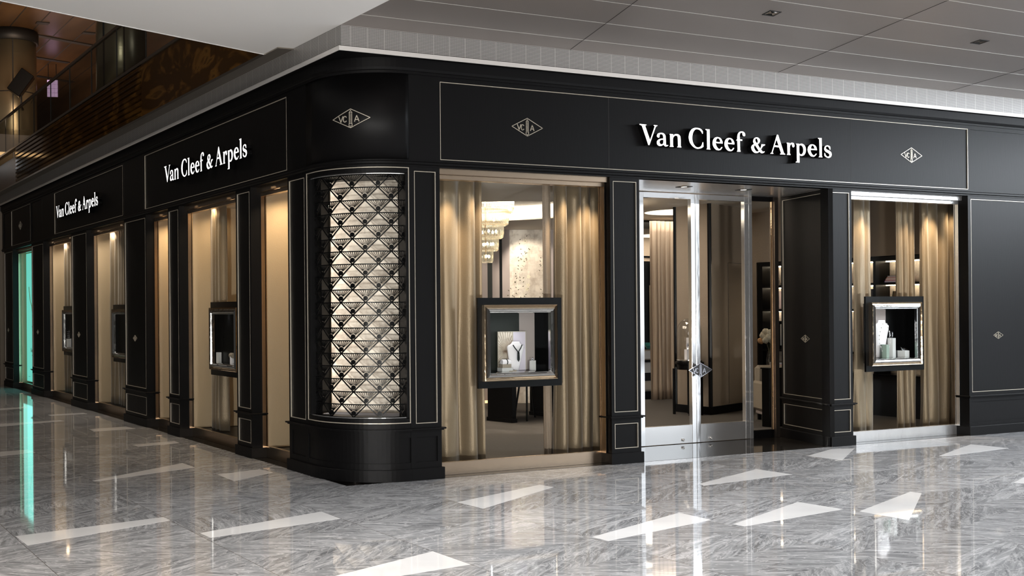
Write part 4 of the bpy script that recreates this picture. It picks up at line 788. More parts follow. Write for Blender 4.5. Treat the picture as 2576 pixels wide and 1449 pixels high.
bm = B(); box(bm, .85, 1.17, 0, .05, .002, .09); box(bm, -1.62, -.85, 0, .05, .002, .09); obj('side_plinth', bm, 'black', dr)
bm = B(); box(bm, .845, 1.21, 0, .05, 2.70, 2.7495); box(bm, -1.62, -.845, 0, .05, 2.70, 2.7495); obj('side_head', bm, 'black', dr)
bm = B(); box(bm, .85, 1.17, .02, .028, .09, 2.70); box(bm, -1.6, -.85, .02, .028, .09, 2.70); obj('side_pane', bm, 'glass', dr)
bm = B(); box(bm, 1.160, 1.171, .008, .020, .09, 2.70); obj('gilt_bead', bm, 'gold', dr)
bm = B(); box(bm, 1.178, 1.235, -.02, .05, .002, 2.7495); obj('bronze_jamb', bm, mat('dark_bronze', (.22, .18, .15), .3, .9), dr)
bm = B(); prism(bm, [(3.225, .02), (5.795, .02), (6.16, 1.0), (3.225, 1.0)], 2.75, 2.77); struct('ceiling_entrance', bm, mat('entrance_soffit', (.8, .79, .78), .25, .85))
for x, lab in ((4.215, 'small square light in the entrance soffit, left'), (5.05, 'small square light in the entrance soffit, right')):
    t = thing('recessed_downlight', lab, 'ceiling light', (x, .44, 2.75)); obj('trim_ring', frame(B(), -.06, .06, -.06, .06, .012, -.004, 0), 'cord', t)
    t.rotation_euler = (0, 0, 0)
    me = t.children[0]; me.data.transform(Matrix.Rotation(PI/2, 4, 'X')); obj('lens', lathe(B(), [(.001, -.002), (.03, -.002)], 16, cap=False), 'lamp', t)
    obj('reflector', box(B(), -.048, .048, -.048, .048, -.0015, 0), 'bronze', t)
    spot('entrance_spot', (x, .44, 2.74), (x, .5, 0), 14, WARM2, 80)
# ------------------------------------------------------------------ shop interior: shell
bm = B(); box(bm, .99, 1.03, 1.16, 12, 0, 2.95); struct('wall_inner_left', bm, 'fabricwall')
bm = B(); box(bm, 8.6, 8.64, .16, .9, 0, 2.95); struct('wall_inner_right', bm, 'fabricwall')
bm = B(); box(bm, 3.21, 3.24, .97, 1.02, 0, 2.75); struct('trim_7', bm, 'black')
# ceiling of the round salon with a circular cove
cxr, cyr, RC = 3.98, 3.69, 1.50
bm = B(); n = 48
circ = [(cxr+RC*math.cos(2*PI*i/n), cyr+RC*math.sin(2*PI*i/n)) for i in range(n)]
poly = [(1.0, .17), (3.3, .17), (9.2, 7.0), (9.2, 10), (1.0, 10)]
def onpoly(a):
    d = Vector((math.cos(a), math.sin(a))); best = None
    for p, q in zip(poly, poly[1:]+poly[:1]):
        p, q = Vector(p)-Vector((cxr, cyr)), Vector(q)-Vector((cxr, cyr)); e_ = q-p; den = d.x*e_.y-d.y*e_.x
        if abs(den) < 1e-9: continue
        tt = (p.x*e_.y-p.y*e_.x)/den; s_ = (p.x*d.y-p.y*d.x)/den
        if tt > 0 and -1e-6 <= s_ <= 1+1e-6 and (best is None or tt < best): best = tt
    return best
inn = []; out = []
for i in range(n):
    a = 2*PI*i/n; tt = onpoly(a); r_in = min(RC, tt-.03)
    inn.append((cxr+r_in*math.cos(a), cyr+r_in*math.sin(a))); out.append((cxr+tt*math.cos(a), cyr+tt*math.sin(a)))
for i in range(n):
    j = (i+1) % n; prism(bm, [inn[i], out[i], out[j], inn[j]][::-1], 2.742, 2.76)
sc = struct('ceiling_salon', bm, 'plaster')
bm = B(); 
for i in range(n):
    j = (i+1) % n; f = bm.faces.new([bm.verts.new(p) for p in ((*inn[i], 2.76), (*inn[j], 2.76), (*inn[j], 2.94), (*inn[i], 2.94))])
obj('lit_cove', bm, 'cove', sc)
bm = B(); prism(bm, [(1.0, .17), (3.3, .17), (9.2, 7.0), (9.2, 10), (1.0, 10)], 2.94, 2.96); obj('cove_top', bm, 'plaster', sc)
bm = B(); prism(bm, [(3.3, .17), (3.3, .95), (6.16, .95), (6.16, .17), (14, .17), (14, 12), (9.2, 12), (9.2, 7.0)], 2.935, 2.96); hc = struct('ceiling_hall', bm, 'plaster')
bm = B(); prism(bm, [(1.0, 10), (9.2, 10), (9.2, 12), (1.0, 12)], 2.935, 2.96); struct('ceiling_back', bm, 'plaster')
area('salon_cove', (3.98, 3.69, 2.92), (3.98, 3.69, 0), 2.2, 2.2, 110, WARM2)
spot('salon_spot', (4.1, 3.9, 2.9), (4.3, 4.1, 0), 260, WARM2, 62, .08)
area('hall_light', (6.3, 3.6, 2.9), (6.3, 3.6, 0), .8, .8, 26, WARM2); area('hall_light', (8.3, 6.2, 2.9), (8.3, 6.2, 0), 2, 2, 60, WARM2)
area('back_light', (11.5, 8.3, 2.9), (11.5, 8.3, 0), 2, 2, 90, WARM2)
# curved salon wall made of upholstered panels
wl = thing('wall_salon', None, None, kind='structure')
A_ = [(-3.0, 5.6), (5.40, 6.68)]
pts = [('mauve', (4.6, 6.95), (5.764, 6.508)), ('black', (5.764, 6.508), (5.809, 6.487)), ('mauve', (5.809, 6.487), (5.912, 6.440)), ('green', (5.912, 6.440), (5.981, 6.408)), ('mauve', (5.981, 6.408), (6.084, 6.361)),
       ('black', (6.084, 6.361), (6.124, 6.343)), ('mauve', (6.124, 6.343), (6.232, 6.293)), ('goldleaf', (6.232, 6.293), (6.76, 6.05)), ('mauve', (6.76, 6.05), (7.3, 5.75))]
for m_, a, b_ in pts:
    d = Vector((b_[0]-a[0], b_[1]-a[1])).normalized(); q = Vector((-d.y, d.x))*.05
    bm = B(); prism(bm, [a, b_, (b_[0]+q.x, b_[1]+q.y), (a[0]+q.x, a[1]+q.y)], 0, 2.742)
    o = obj('wall_panel', bm, {'black': 'black2'}.get(m_, m_), wl)
    if m_ == 'goldleaf':
        o['label'] = 'gold wallpaper with painted flowering branches'
        bl = B(); bp_ = B(); rnd = random.Random(3)
        def put(bmx, u, z, ang, L_, W_):
            c = Vector(a)+d*u - Vector((q.x, q.y)).normalized()*.004
            pl = [(-L_/2, 0), (-L_*.1, W_/2), (L_/2, 0), (-L_*.1, -W_/2)]
            vs = []
            for x, y in pl:
                xx, zz = x*math.cos(ang)-y*math.sin(ang), x*math.sin(ang)+y*math.cos(ang)
                vs.append(bmx.verts.new((c.x+d.x*xx, c.y+d.y*xx, z+zz)))
            bmx.faces.new(vs)
        def branch(u0, z0, u1, z1, n_):
            prev = None
            for i in range(n_+1):
                f = i/n_; u = u0+(u1-u0)*f+.02*math.sin(f*9); z = z0+(z1-z0)*f
                if prev: put(bp_, (u+prev[0])/2, (z+prev[1])/2, math.atan2(z-prev[1], u-prev[0]), math.hypot(u-prev[0], z-prev[1])*1.2, .006)
                prev = (u, z)
                for s_ in (-1, 1):
                    if rnd.random() < .7: put(bl, u+s_*rnd.uniform(.015, .06), z+rnd.uniform(-.02, .03), rnd.uniform(-1.2, 1.2)+(1.57 if rnd.random() < .4 else 0), .035, .015)
                if rnd.random() < .3:
                    for k in range(5): put(bp_, u+.02*math.cos(k*1.26)+.03, z+.02*math.sin(k*1.26), k*1.26, .03, .02)
        branch(.07, 1.2, .21, 2.63, 22); branch(.15, 1.2, .26, 2.0, 12); branch(.19, 2.2, .27, 2.45, 5); branch(.50, 2.1, .54, 2.35, 5); branch(.5, 1.4, .53, 1.8, 6); branch(.02, 1.5, .05, 1.95, 7)
        obj('painted_leaves', bl, 'leaf', o); obj('painted_blossom', bp_, 'petal', o)
spot('wallpaper_spot', (5.95, 5.6, 2.7), (6.55, 6.15, 2.0), 60, WARM2, 70); spot('wallpaper_spot', (5.5, 5.9, 2.7), (5.9, 6.45, 1.5), 25, WARM2, 60)
o = struct('trim_8', bx(5.2, 5.9, 6.3, 6.33, .02, .06), 'warmstrip')
# chandelier
ch = thing('chandelier', 'tiered chandelier of glass rods hanging in the round salon', 'chandelier', (3.98, 3.69, 0))
obj('canopy', lathe(B(), [(.05, 2.94), (.05, 2.92), (.2, 2.915), (.2, 2.90)], 24), 'gold', ch)
obj('stem', tube(B(), [(0, 0, 2.93), (0, 0, 2.12)], .012), 'gold', ch)
tiers = [(.365, 2.90, 2.72), (.298, 2.76, 2.565), (.232, 2.60, 2.40), (.166, 2.44, 2.24), (.096, 2.27, 2.092)]
for r, zt, zb in tiers:
    bm = B(); n = int(2*PI*r/.019)
    for i in range(n):
        a = 2*PI*i/n; c, s = math.cos(a), math.sin(a)
        tube(bm, [(r*c, r*s, zt), (r*1.0*c, r*s, zb+.07), (r*.97*c, r*.97*s, zb+.02), (r*.86*c, r*.86*s, zb)], .0052, 5)
    tag(obj('rod_tier', bm, 'crystal', ch), kind='stuff')
    bm = lathe(B(), [(r+.004, zt-.006), (r+.004, zt+.006), (r-.02, zt+.006), (r-.02, zt-.006), (r+.004, zt-.006)], 40, cap=False); obj('tier_ring', bm, 'gold', ch)
    bm = B()
    for k in range(6 if r > .15 else 3):
        a = 2*PI*k/(6 if r > .15 else 3)+r; lathe(bm, [(.004, 0), (.016, .012), (.016, .03), (.004, .045)], 8, (r*.6*math.cos(a), r*.6*math.sin(a), (zt+zb)/2-.03))
    obj('bulb', bm, 'bulb', ch)
# desk and chair seen below the case
t = thing('writing_desk', 'black desk on broad panel legs in the round salon', 'desk', (4.40, 3.72, 0), math.radians(10))
obj('desk_top', box(B(), -.1, 1.5, -.15, .65, .72, .76, .004), 'black', t)
obj('panel_leg', box(B(), 0, .07, 0, .45, .02, .72), 'black', t); obj('panel_foot', box(B(), -.01, .08, -.01, .46, 0, .05), 'black2', t)
obj('panel_leg', box(B(), 1.02, 1.09, .25, .65, .02, .72), 'black', t); obj('panel_foot', box(B(), 1.01, 1.10, .24, .66, 0, .05), 'black2', t)
t = thing('salon_chair', 'dark chair with thin legs behind the salon desk', 'chair', (5.3, 4.9, 0), .2)
obj('seat', box(B(), -.24, .24, -.22, .22, .40, .47, .02), 'black', t); obj('backrest', box(B(), -.24, .24, .2, .24, .47, .9, .02), 'black', t)
for x in (-.22, .22):
    for y in (-.2, .2): obj('leg', box(B(), x-.014, x+.014, y-.014, y+.014, 0, .40), 'black2', t)
t = thing('side_table', 'slender black table leg pair near the salon desk', 'table', (4.70, 3.81, 0))
obj('top', lathe(B(), [(.2, .66), (.2, .68)], 24), 'black', t)
for x, y in ((0, 0), (.43, .40), (-.1, .15)): obj('leg', tube(B(), [(x, y, 0), (x*.4, y*.4, .66)], .013), 'black2', t)
# ------------------------------------------------------------------ hall behind the glass doors
cl = thing('upholstered_column', 'taupe upholstered angular column behind the glass doors', 'column', (0, 0, 0))
Lp, Cp, Rp, Bp = (7.398, 3.913), (7.439, 3.313), (8.475, 3.682), (8.35, 4.4)
bm = B(); prism(bm, [Lp, Cp, Rp, Bp], .11, 2.935); obj('fabric_faces', bm, 'taupe', cl)
bm = B(); prism(bm, [(7.385, 3.93), (7.425, 3.29), (8.50, 3.67), (8.37, 4.42)], 0, .11); obj('base', bm, 'black2', cl)
bm = B(); tube(bm, [(7.437, 3.31, .11), (7.437, 3.31, 2.935)], .028, 6); obj('corner_trim', bm, 'black2', cl)
bm = B(); tube(bm, [(7.39, 3.92, .11), (7.39, 3.92, 2.935)], .022, 6); obj('corner_trim', bm, 'black2', cl)
dv = Vector((Rp[0]-Cp[0], Rp[1]-Cp[1])).normalized(); nv = Vector((dv.y, -dv.x))
def onface(u0, u1, z0, z1, bm):
    a = Vector(Cp)+dv*u0+nv*.001; b_ = Vector(Cp)+dv*u1+nv*.001; prism(bm, [a, b_, b_+nv*.002, a+nv*.002], z0, z1)
bm = B(); onface(.57, .576, .12, 2.12, bm); onface(.57, 1.05, 2.12, 2.126, bm); obj('door_seam', bm, 'darkseam', cl)
t = thing('console_table', 'round black table with thin legs carrying the glass bell', 'table', (7.22, 3.48, 0))
obj('table_top', lathe(B(), [(.17, .70), (.19, .705), (.19, .735), (.17, .74), (.165, .757)], 36), 'black2', t); obj('apron', lathe(B(), [(.165, .63), (.165, .70)], 36), 'black2', t)
for x, y in ((-.12, .17-.0), (-.13, -.14), (.10, .12), (.1, -.12)): obj('leg', box(B(), x-.014, x+.014, y-.014, y+.014, 0, .64), 'black2', t)
t = thing('bell_jar', 'glass bell jar on the round black table inside the doors', 'bell jar', (7.22, 3.48, .757))
prof = [(.165, .012), (.165, .40)] + [(.165*math.cos(a), .40+.185*math.sin(a)) for a in [PI/2*i/8 for i in range(1, 8)]] + [(.004, .585)]
obj('dome', lathe(B(), prof, 36, cap=False), 'dome', t, True); obj('base_plate', lathe(B(), [(.17, 0), (.17, .012)], 36), 'chrome', t)
for x, y, h, m_, lab in ((-.045, 0, .14, 'bustw', 'white block under the bell jar, left'), (.02, .03, .30, 'bustw', 'tall white block under the bell jar'), (.06, -.06, .20, 'cream', 'gold block under the bell jar')):
    q = thing('jewellery_block', lab, 'jewellery stand', (7.22+x, 3.48+y, .77)); obj('block', box(B(), -.024, .024, -.024, .024, 0, h, .001), m_, q)
    obj('medallion', lathe(B(), [(.001, -.004), (.03, -.004), (.03, .004), (.001, .004)], 20, (-.01, -.03, h+.06), True, 'Y'), 'bustw', q); obj('gem', lathe(B(), [(.001, -.007), (.008, -.007), (.008, 0)], 8, (-.01, -.03, h+.06), True, 'Y'), 'darkgem', q)
    obj('pin', tube(B(), [(-.01, -.026, h), (-.01, -.026, h+.035)], .0015), 'silver', q)
spot('bell_spot', (7.1, 3.2, 2.85), (7.22, 3.48, .8), 25, (1, .95, .92), 22)
curtain('tall pale curtain behind the glass doors, left of the upholstered column', 8.55, 9.05, 5.70, .0, 2.9, 5, .05, 11, loc=(0, 0, 0), group='pale interior curtain', m='palecurtain')
# partition behind the curtain with a low black base, and the room beyond
bm = B(); box(bm, 8.2, 12, 5.95, 6.02, 2.80, 2.935); o = struct('trim_9', bm, 'black2')
bm = B(); box(bm, 8.2, 12, 5.84, 5.9, 0, .13); struct('trim_10', bm, 'black2')
bk = struct('wall_back', bx(8, 14, 9.5, 9.6, 0, 2.935), 'taupe')
bm = B(); box(bm, 11, 13.2, 9.47, 9.5, 2.52, 2.55); box(bm, 11.6, 13.2, 9.46, 9.5, 0, 2.44); obj('doorway', bm, 'black2', bk)
curtain('small grey curtain hanging in the dark doorway far behind the doors', 11.93, 12.09, 9.40, 2.0, 2.44, 2, .02, 12, m='mauve', name='short_curtain', group=None)
t = thing('fabric_banner', 'narrow pale gold fabric strip far behind the glass doors', 'fabric strip', (11.96, 9.4, 0)); obj('strip', box(B(), -.035, .035, 0, .02, .66, 1.95), 'curtain', t)
t = thing('glass_cabinet', 'pale drawer cabinet with glass top far behind the glass doors', 'cabinet', (9.78, 7.2, 0))
obj('glass_top', box(B(), -.1, .6, -.05, .4, .74, .76), 'dome', t); obj('body', box(B(), -.06, .56, 0, .36, .56, .735), 'cream', t)
obj('drawer', box(B(), -.05, .24, -.01, 0, .58, .72), 'greyb', t); obj('drawer', box(B(), .25, .54, -.01, 0, .58, .72), 'greyb', t); obj('lower_body', box(B(), -.06, .56, .02, .36, .33, .52), 'greyb', t); obj('band', box(B(), -.07, .57, -.01, .37, .52, .56), 'black2', t)
for x in (-.04, .25, .5): obj('leg', box(B(), x, x+.025, .02, .045, 0, .33), 'black2', t)
t = thing('glass_bowl', 'small teal glass bowl on the cabinet far behind the doors', 'bowl', (10.02, 7.35, .76)); obj('bowl', lathe(B(), [(.04, 0), (.08, .05), (.085, .1), (.075, .1), (.07, .05), (.03, .012)], 20), mat('teal_glass', (.05, .25, .25), .1), t)
for x, y, r, lab in ((12.2, 8.9, .9, 'oval glowing ceiling opening far behind the doors'), (8.1, 4.5, .55, 'oval glowing ceiling opening above the pale curtain')):
    t = thing('ceiling_light', lab, 'ceiling light', (x, y, 2.934)); obj('glowing_disc', lathe(B(), [(r, 0), (r*.98, -.006), (.001, -.006)], 40), 'cove', t)
for x, y, lab in ((9.93, 7.1, 'small square ceiling grille far behind the doors, nearer'), (10.47, 7.55, 'small square ceiling grille far behind the doors, farther')):
    t = thing('ceiling_grille', lab, 'ceiling vent', (x, y, 2.93)); obj('grille', box(B(), -.12, .12, -.05, .05, -.004, .004), 'cord', t)
t = thing('ceiling_light', 'small round downlight above the side pane of the doors', 'ceiling light', (7.3, 2.3, 2.934)); obj('lens', lathe(B(), [(.045, 0), (.045, -.004), (.001, -.004)], 20), 'lamp', t)
# bookcase along the right-hand wall, facing left
wr = struct('wall_book', bx(9.62, 9.7, .2, 5.2, 0, 2.935), 'taupe')
bm = B(); prism(bm, [(9.30, 4.22), (9.62, 4.22), (9.62, 4.30), (9.30, 4.30)], 0, 2.935); prism(bm, [(9.30, 1.0), (9.62, 1.0), (9.62, 4.22), (9.30, 4.22)], 2.17, 2.935); obj('bulkhead', bm, 'taupe', wr)
bm = B(); box(bm, 9.296, 9.30, 3.93, 3.936, 2.17, 2.9); obj('panel_seam', bm, 'darkseam', wr)
struct('wall_hall', bx(9.3, 9.7, 4.3, 5.8, 0, 2.935), 'taupe')
bc = thing('bookcase', 'black built-in bookcase with lit metallic back panels', 'bookcase', (9.30, 0, 0))
bm = B(); box(bm, 0, .3, 4.11, 4.20, 0, 2.16); box(bm, 0, .3, 1.2, 4.11, 2.105, 2.16); box(bm, 0, .3, 2.17, 2.21, .56, 2.105); box(bm, 0, .3, 3.20, 3.24, .56, 2.105); box(bm, 0, .3, 1.2, 1.25, 0, 2.16)
obj('carcass', bm, 'black2', bc)
for z in (1.795, 1.44, .84): obj('shelf', box(B(), .0, .28, 1.25, 4.11, z-.015, z+.015), 'black2', bc)
obj('back', box(B(), .28, .30, 1.25, 4.11, .56, 2.105), 'silverleaf', bc)
obj('base_cabinet', box(B(), .0, .3, 1.25, 4.11, .0, .55), 'black', bc)
obj('counter', box(B(), -.03, .3, 1.25, 4.11, .55, .565), 'black2', bc)
for y in (2.28, 2.36): obj('handle', lathe(B(), [(.001, -.01), (.02, -.01), (.02, 0), (.001, 0)], 14, (0, y, .42), True, 'X'), 'gold', bc)
bm = B()
for z in (2.10, 1.775, 1.42): box(bm, .20, .215, 1.26, 4.10, z-.006, z)
obj('light_strip', bm, mat('shelf_led', (1, 1, 1), .5, emit=(1, .84, .62), es=22), bc)
def book(label, y, z, w_, d_, h, col, lying=True, grp=None):
    t = thing('book', label, 'book', (9.33, y, z), 0, grp); c = mat('cover', col, .4)
    if lying:
        bm = B(); box(bm, 0, d_, 0, w_, 0, .004); box(bm, 0, d_, 0, w_, h-.004, h); box(bm, 0, d_, w_-.004, w_, 0, h); obj('cover', bm, c, t)
        obj('pages', box(B(), .004, d_-.004, .002, w_-.004, .004, h-.004), 'bustw', t)
    else:
        bm = B(); box(bm, 0, .004, 0, w_, 0, h); box(bm, d_-.004, d_, 0, w_, 0, h); box(bm, 0, d_, 0, .004, 0, h); obj('cover', bm, c, t); obj('pages', box(B(), .004, d_-.004, .004, w_-.002, .004, h-.004), 'bustw', t)
    return t
z = 1.811
for i, (c, h, lab) in enumerate((((.35, .22, .65), .022, 'lilac book at the bottom of the stack on the upper shelf'), ((.75, .1, .12), .016, 'crimson book second from the bottom of the stack on the upper shelf'), ((.85, .82, .85), .014, 'white book in the middle of the stack on the upper shelf'),
                   ((.75, .16, .10), .018, 'red book near the top of the stack on the upper shelf'), ((.04, .05, .10), .02, 'dark blue book on top of the stack on the upper shelf'))):
    book(lab, 1.80, z, .26-.01*i, .2, h, c, grp='stacked books on the upper shelf'); z += h
book('black upright book left of the divider on the second shelf', 2.24, 1.456, .03, .2, .27, (.03, .03, .03), False)
t = thing('gold_ornament', 'small gold crown-like ornament on the second shelf', 'ornament', (9.40, 1.90, 1.456)); bm = B()
for k in range(5): lathe(bm, [(.02, .11), (.03, .17), (.02, .235)], 8, (0, -.06+.03*k, 0))
box(bm, -.03, .03, -.08, .08, 0, .11); obj('ornament', bm, 'gold', t)
z = .580
for i, (c, h, lab) in enumerate((((.8, .78, .74), .03, 'white book at the bottom of the stack by the flowers'), ((.6, .08, .08), .028, 'red book in the middle of the stack by the flowers'), ((.8, .78, .74), .03, 'white book on top of the stack by the flowers'))):
    book(lab, 3.80, z-.012, .22, .2, h, c, grp='stacked books on the counter'); z += h
for y, h, c, lab in ((3.93, .25, (.55, .45, .55), 'floral patterned upright book on the middle shelf, left'), (3.87, .27, (.75, .62, .60), 'pink floral upright book on the middle shelf, right')): book(lab, y, 1.456, .05, .2, h, c, False)
t = thing('figurine', 'small cream and orange figurine on the top shelf', 'ornament', (9.38, 3.90, 1.811)); bm = B(); box(bm, -.03, .03, -.05, .05, 0, .04); box(bm, -.03, .03, -.03, .05, .04, .08); obj('block', bm, 'cream', t); obj('bird', lathe(B(), [(.01, .08), (.025, .11), (.01, .14)], 10), 'peach', t)
t = thing('picture_frame', 'small dark picture frame behind the flowers', 'picture frame', (9.52, 3.90, .856)); obj('frame', box(B(), 0, .02, -.12, .12, 0, .42), 'black2', t); obj('print', box(B(), -.002, 0, -.08, .08, .05, .37), 'greyb', t)
t = thing('flower_vase', 'vase of white hydrangeas and peach roses on the bookcase', 'flowers', (9.30-.05, 3.93, .565)); rnd = random.Random(5)
obj('vase', lathe(B(), [(.05, 0), (.06, .1), (.045, .22), (.05, .26)], 16), 'dome', t)
for k in range(16):
    a = k*1.1; bm = B(); bmesh.ops.create_icosphere(bm, subdivisions=3, radius=.048)
    for v in bm.verts: v.co *= 1+rnd.uniform(-.12, .12)
    bmesh.ops.translate(bm, vec=((.09-.004*k)*math.cos(a)-.03, (.13-.004*k)*math.sin(a), .41+.009*k+.02*math.sin(k*1.9)), verts=bm.verts); obj('flower_head', bm, 'peach' if k in (2, 5, 11) else 'flower', t, True)
bm = B()
for k in range(7): tube(bm, [(0, 0, .2), (.06*math.cos(k), .06*math.sin(k), .42)], .004, 4)
obj('stem', bm, 'leaf', t)
t = thing('armchair', 'cream armchair inside the shop behind the right door jamb', 'armchair', (7.60, 2.18, 0), -.5)
obj('seat', box(B(), -.30, .30, -.30, .25, .26, .40, .03), 'cream', t); obj('backrest', box(B(), -.30, .30, .2, .32, .30, .72, .04), 'cream', t)
for x in (-.34, .28): obj('armrest', box(B(), x, x+.07, -.3, .28, .14, .52, .03), 'cream', t)
obj('skirt', box(B(), -.29, .29, -.28, .28, .08, .26, .01), 'mauve', t)
for x in (-.25, .25):
    for y in (-.25, .25): obj('leg', box(B(), x-.02, x+.02, y-.02, y+.02, 0, .08), 'black2', t)
t = thing('black_cabinet', 'plain black low cabinet behind the side pane of the doors', 'cabinet', (6.83, 1.74, 0), 0); obj('body', box(B(), 0, .5, 0, .12, 0, .72, .003), 'black2', t); obj('top', box(B(), -.01, .51, -.01, .13, .72, .735), 'black2', t)
# ceiling spots over the right windows
for x, y, p in ((1.30, .30, 90), (1.62, .30, 60), (2.62, .28, 60), (2.95, .28, 95), (6.90, .30, 95), (7.70, .30, 80), (7.98, .28, 110), (8.3, .28, 60)):
    spot('window_spot', (x, y, 2.72), (x+.02, y+.30, .6), p*.85, WARM, 66, .8)
bm = B(); box(bm, .98, 3.2, .17, .22, 2.70, 2.74); struct('trim_11', bm, 'black'); bm = B(); box(bm, 6.17, 8.6, .17, .22, 2.70, 2.935); struct('trim_12', bm, 'black')
struct('wall_between', bx(3.18, 3.21, .17, .95, 0, 2.742), 'black2')
# ------------------------------------------------------------------ upper level of the mall
XB = -.19
bm = B()
for i in range(1, 60): pass
ob = thing('balcony_parapet', 'brown onyx balcony band with glass railing above the left front', 'balcony', (0, 0, 0))
sm = [(.90, 2.512), (2.517, 5.075)]
for a, b_ in sm: obj('smooth_slab', box(B(), XB, XB+.06, a, b_, 3.93, 4.585), 'onyx', ob)
for i in range(9):
    z = 3.93+.0728*i; bm = B(); prism(bm, [(XB-.0, 0), (XB+.06, 0), (XB+.06, 1), (XB, 1)], 0, 1); bm.free()
    bm = B(); vs = []
    ring = [(XB+.02, z+.004), (XB-.004, z+.018), (XB-.004, z+.058), (XB+.02, z+.0725), (XB+.05, z+.0725), (XB+.05, z+.004)]
    r1 = [bm.verts.new((x, 5.085, zz)) for x, zz in ring]; r2 = [bm.verts.new((x, 12.88, zz)) for x, zz in ring]
    for k in range(6): bm.faces.new((r1[k], r1[(k+1) % 6], r2[(k+1) % 6], r2[k]))
    bm.faces.new(r1); bm.faces.new(r2[::-1]); obj('ribbed_slab', bm, 'onyx', ob)
obj('backing', box(B(), XB+.065, XB+.10, .9, 12.88, 3.93, 4.58), 'cord', ob)
obj('soffit', box(B(), XB-.012, -.045, .9, 20, 3.90, 3.928), 'rail', ob)
obj('cap_rail', box(B(), XB-.012, XB+.08, .9, 20, 4.585, 4.62), 'rail', ob)
ys = [4.95+1.287*i for i in range(-3, 12)]
for a, b_ in zip(ys, ys[1:]): obj('glass_panel', box(B(), XB+.02, XB+.032, a+.008, b_-.008, 4.62, 5.29), 'rglass', ob)
for y in ys: obj('glass_joint', box(B(), XB+.018, XB+.034, y-.003, y+.003, 4.62, 5.29), 'darkseam', ob)
obj('hand_rail', box(B(), XB+.005, XB+.05, ys[0], ys[-1], 5.29, 5.325), 'rail', ob)
struct('floor_upper', bx(-.08, 13, .5, 30, 3.96, 4.5), 'wood')
struct('wall_upper_band', bx(-.6, 6, 20.05, 20.2, 3.9, 4.9), 'taupe')
bm = B(); box(bm, -9, 14, 9, 32, 7.9, 8.0); uc = struct('ceiling_upper', bm, 'wood')
bm = B()
for i in range(26): x = -2.2+.55*i; box(bm, x-.012, x+.012, 9, 32, 7.896, 7.90)
obj('board_joint', bm, 'darkseam', uc)
bm = B()
for p, q in (((1.34, 19.20), (3.15, 19.84)), ((2.0, 21.7), (3.1, 22.05)), ((2.67, 24.1), (3.86, 24.58)), ((-.5, 19.0), (.4, 19.1))):
    p, q = [(-4.497+(a+4.497)*.941, -8.59+(b_+8.59)*.941) for a, b_ in (p, q)]; d = Vector((q[0]-p[0], q[1]-p[1])).normalized(); w_ = Vector((-d.y, d.x))*.08; prism(bm, [(p[0]-w_.x, p[1]-w_.y), (q[0]-w_.x, q[1]-w_.y), (q[0]+w_.x, q[1]+w_.y), (p[0]+w_.x, p[1]+w_.y)], 7.88, 7.90)
obj('ceiling_slot', bm, 'darkseam', uc)
for x, y, lab in ((1.15, 16.5, 'small recessed light in the upper wooden ceiling, farther left'), (2.32, 17.0, 'small recessed light in the upper wooden ceiling beside the near column')):
    t = thing('recessed_downlight', lab, 'ceiling light', (x, y, 7.88)); obj('housing', box(B(), -.14, .14, -.09, .09, 0, .02), 'cord', t)
def column(label, x, y, r, top, cap=True):
    t = thing('round_column', label, 'column', (x, y, 4.5), 0, 'bronze round columns on the upper level')
    obj('shaft', lathe(B(), [(r, 0), (r, top-4.5)], 48), 'coltile', t, True)
    bm = B(); 
    for z in (6.45-4.5,): lathe(bm, [(r+.003, z), (r+.003, z+.02)], 48, cap=False)
    for a in (-1.75, -2.6): box(bm, (r+.002)*math.cos(a)-.012, (r+.002)*math.cos(a)+.012, (r+.002)*math.sin(a)-.012, (r+.002)*math.sin(a)+.012, 0, top-4.5)
    obj('panel_joint', bm, 'cord', t)
    if cap: obj('capital', lathe(B(), [(r, top-4.5), (r+.05, top-4.49), (r+.05, top-4.28), (r+.02, top-4.27), (r+.02, 3.39)], 48), 'cord', t, True)
    return t
column('bronze round column at the far left of the upper level, with a loudspeaker', .70, 17.6, .54, 7.62)
column('bronze round column on the upper level behind the glass railing', .97, 9.85, .42, 7.9, False)
t = thing('loudspeaker', 'black loudspeaker tilted on a bracket before the far left column', 'loudspeaker', (.72, 16.75, 6.45), -.3)
bm = bx(-.16, .16, -.15, .15, -.28, .28, .01); bmesh.ops.rotate(bm, matrix=Matrix.Rotation(.62, 3, 'Y'), verts=bm.verts); bmesh.ops.translate(bm, vec=(0, -.02, .12), verts=bm.verts); obj('cabinet', bm, 'black2', t)
obj('bracket', tube(B(), [(0, 0, .05), (0, 0, -.4), (0, .32, -.4)], .03), 'cord', t); obj('cable', tube(B(), [(.2, .0, .0), (.3, .0, .1), (.33, 0, -.1), (.2, .1, -.3)], .008), 'cord', t)
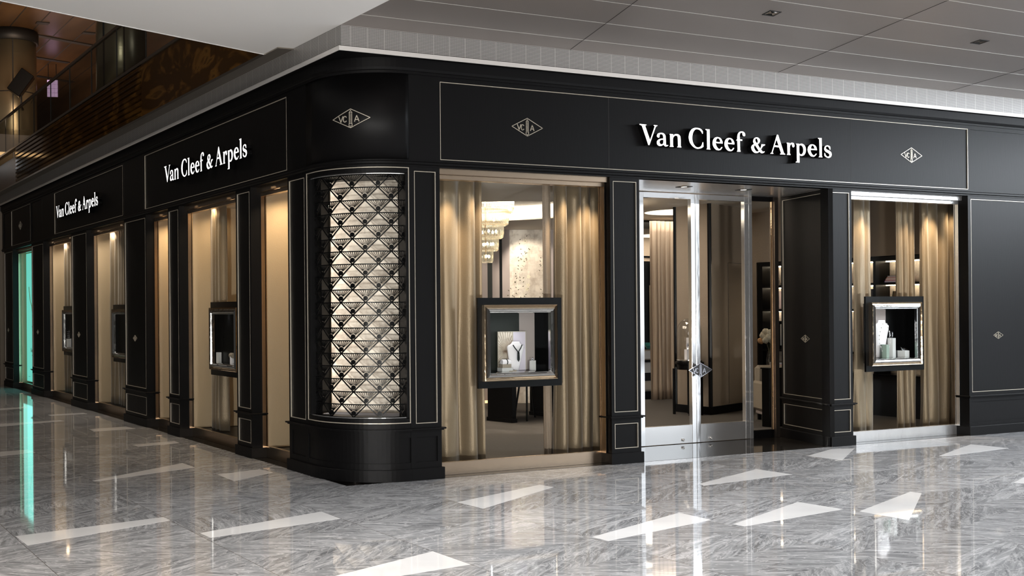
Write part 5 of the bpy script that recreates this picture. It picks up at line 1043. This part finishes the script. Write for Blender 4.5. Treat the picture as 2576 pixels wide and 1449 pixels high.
t = thing('lilac_reflection', 'glowing lilac tiles standing in for a reflection on the upper ceiling', 'reflection', (2.30, 20.55, 7.25), -.3)  # emissive tiles imitate a purple-lit window mirrored in the ceiling
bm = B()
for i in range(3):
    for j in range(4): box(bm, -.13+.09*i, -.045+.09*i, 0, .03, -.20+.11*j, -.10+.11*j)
obj('reflection_tiles', bm, 'purple', t)
for x in (-.1, .1): obj('added_reflection_hanger', tube(B(), [(x, .015, .23), (x, .015, .65)], .01), 'cord', t)  # added rods that carry the reflection tiles
# far fascia with a warm cove and bright slats at the left edge
fb = thing('far_shop_fascia', 'pale fascia with a warm cove strip at the far left of the upper level', 'fascia', (0, 24, 0))
obj('white_band', box(B(), -3.2, 1.2, 0, .3, 6.05, 6.55), 'whiteband', fb); obj('warm_strip', box(B(), -3.2, 1.2, .05, .2, 5.96, 6.05), 'warmstrip', fb)
bm = B()
rnd = random.Random(9)
for i in range(34): x = -2.4+.095*i; box(bm, x, x+rnd.uniform(.03, .07), .0, .03, 5.58, 5.86)
tag(obj('bright_slat', bm, 'whitestrip', fb), kind='stuff'); obj('dark_band', box(B(), -3.2, 1.2, .04, .3, 5.45, 5.95), 'cord', fb); obj('lower_wall', box(B(), -3.2, 1.2, .1, .3, 3.9, 5.45), 'cream', fb)
struct('wall_far', bx(-12, -.02, 21, 21.2, 0, 3.9), 'taupe'); struct('wall_far_pier', bx(-.04, .6, 15.35, 16, 0, 3.6), 'taupe')
struct('wall_upper_back', bx(3.6, 3.8, 6, 31, 4.5, 7.9), 'wood'); struct('wall_upper_end', bx(-9, 14, 31.5, 31.7, 4.5, 7.9), 'wood')
area('upper_wash', (.4, 13.5, 5.4), (.9, 15.5, 7.5), 1.2, 4.0, 170, (1, .72, .5)); area('upper_wash', (1.5, 21, 5.0), (1.8, 21, 8), 2.0, 5.0, 90, (1, .68, .52))
spot('parapet_spot', (-2.2, 7.5, 7.8), (-.19, 8, 4.2), 120, WARM, 60); spot('parapet_spot', (-2.2, 3.5, 7.8), (-.19, 3.8, 4.2), 60, WARM, 60)
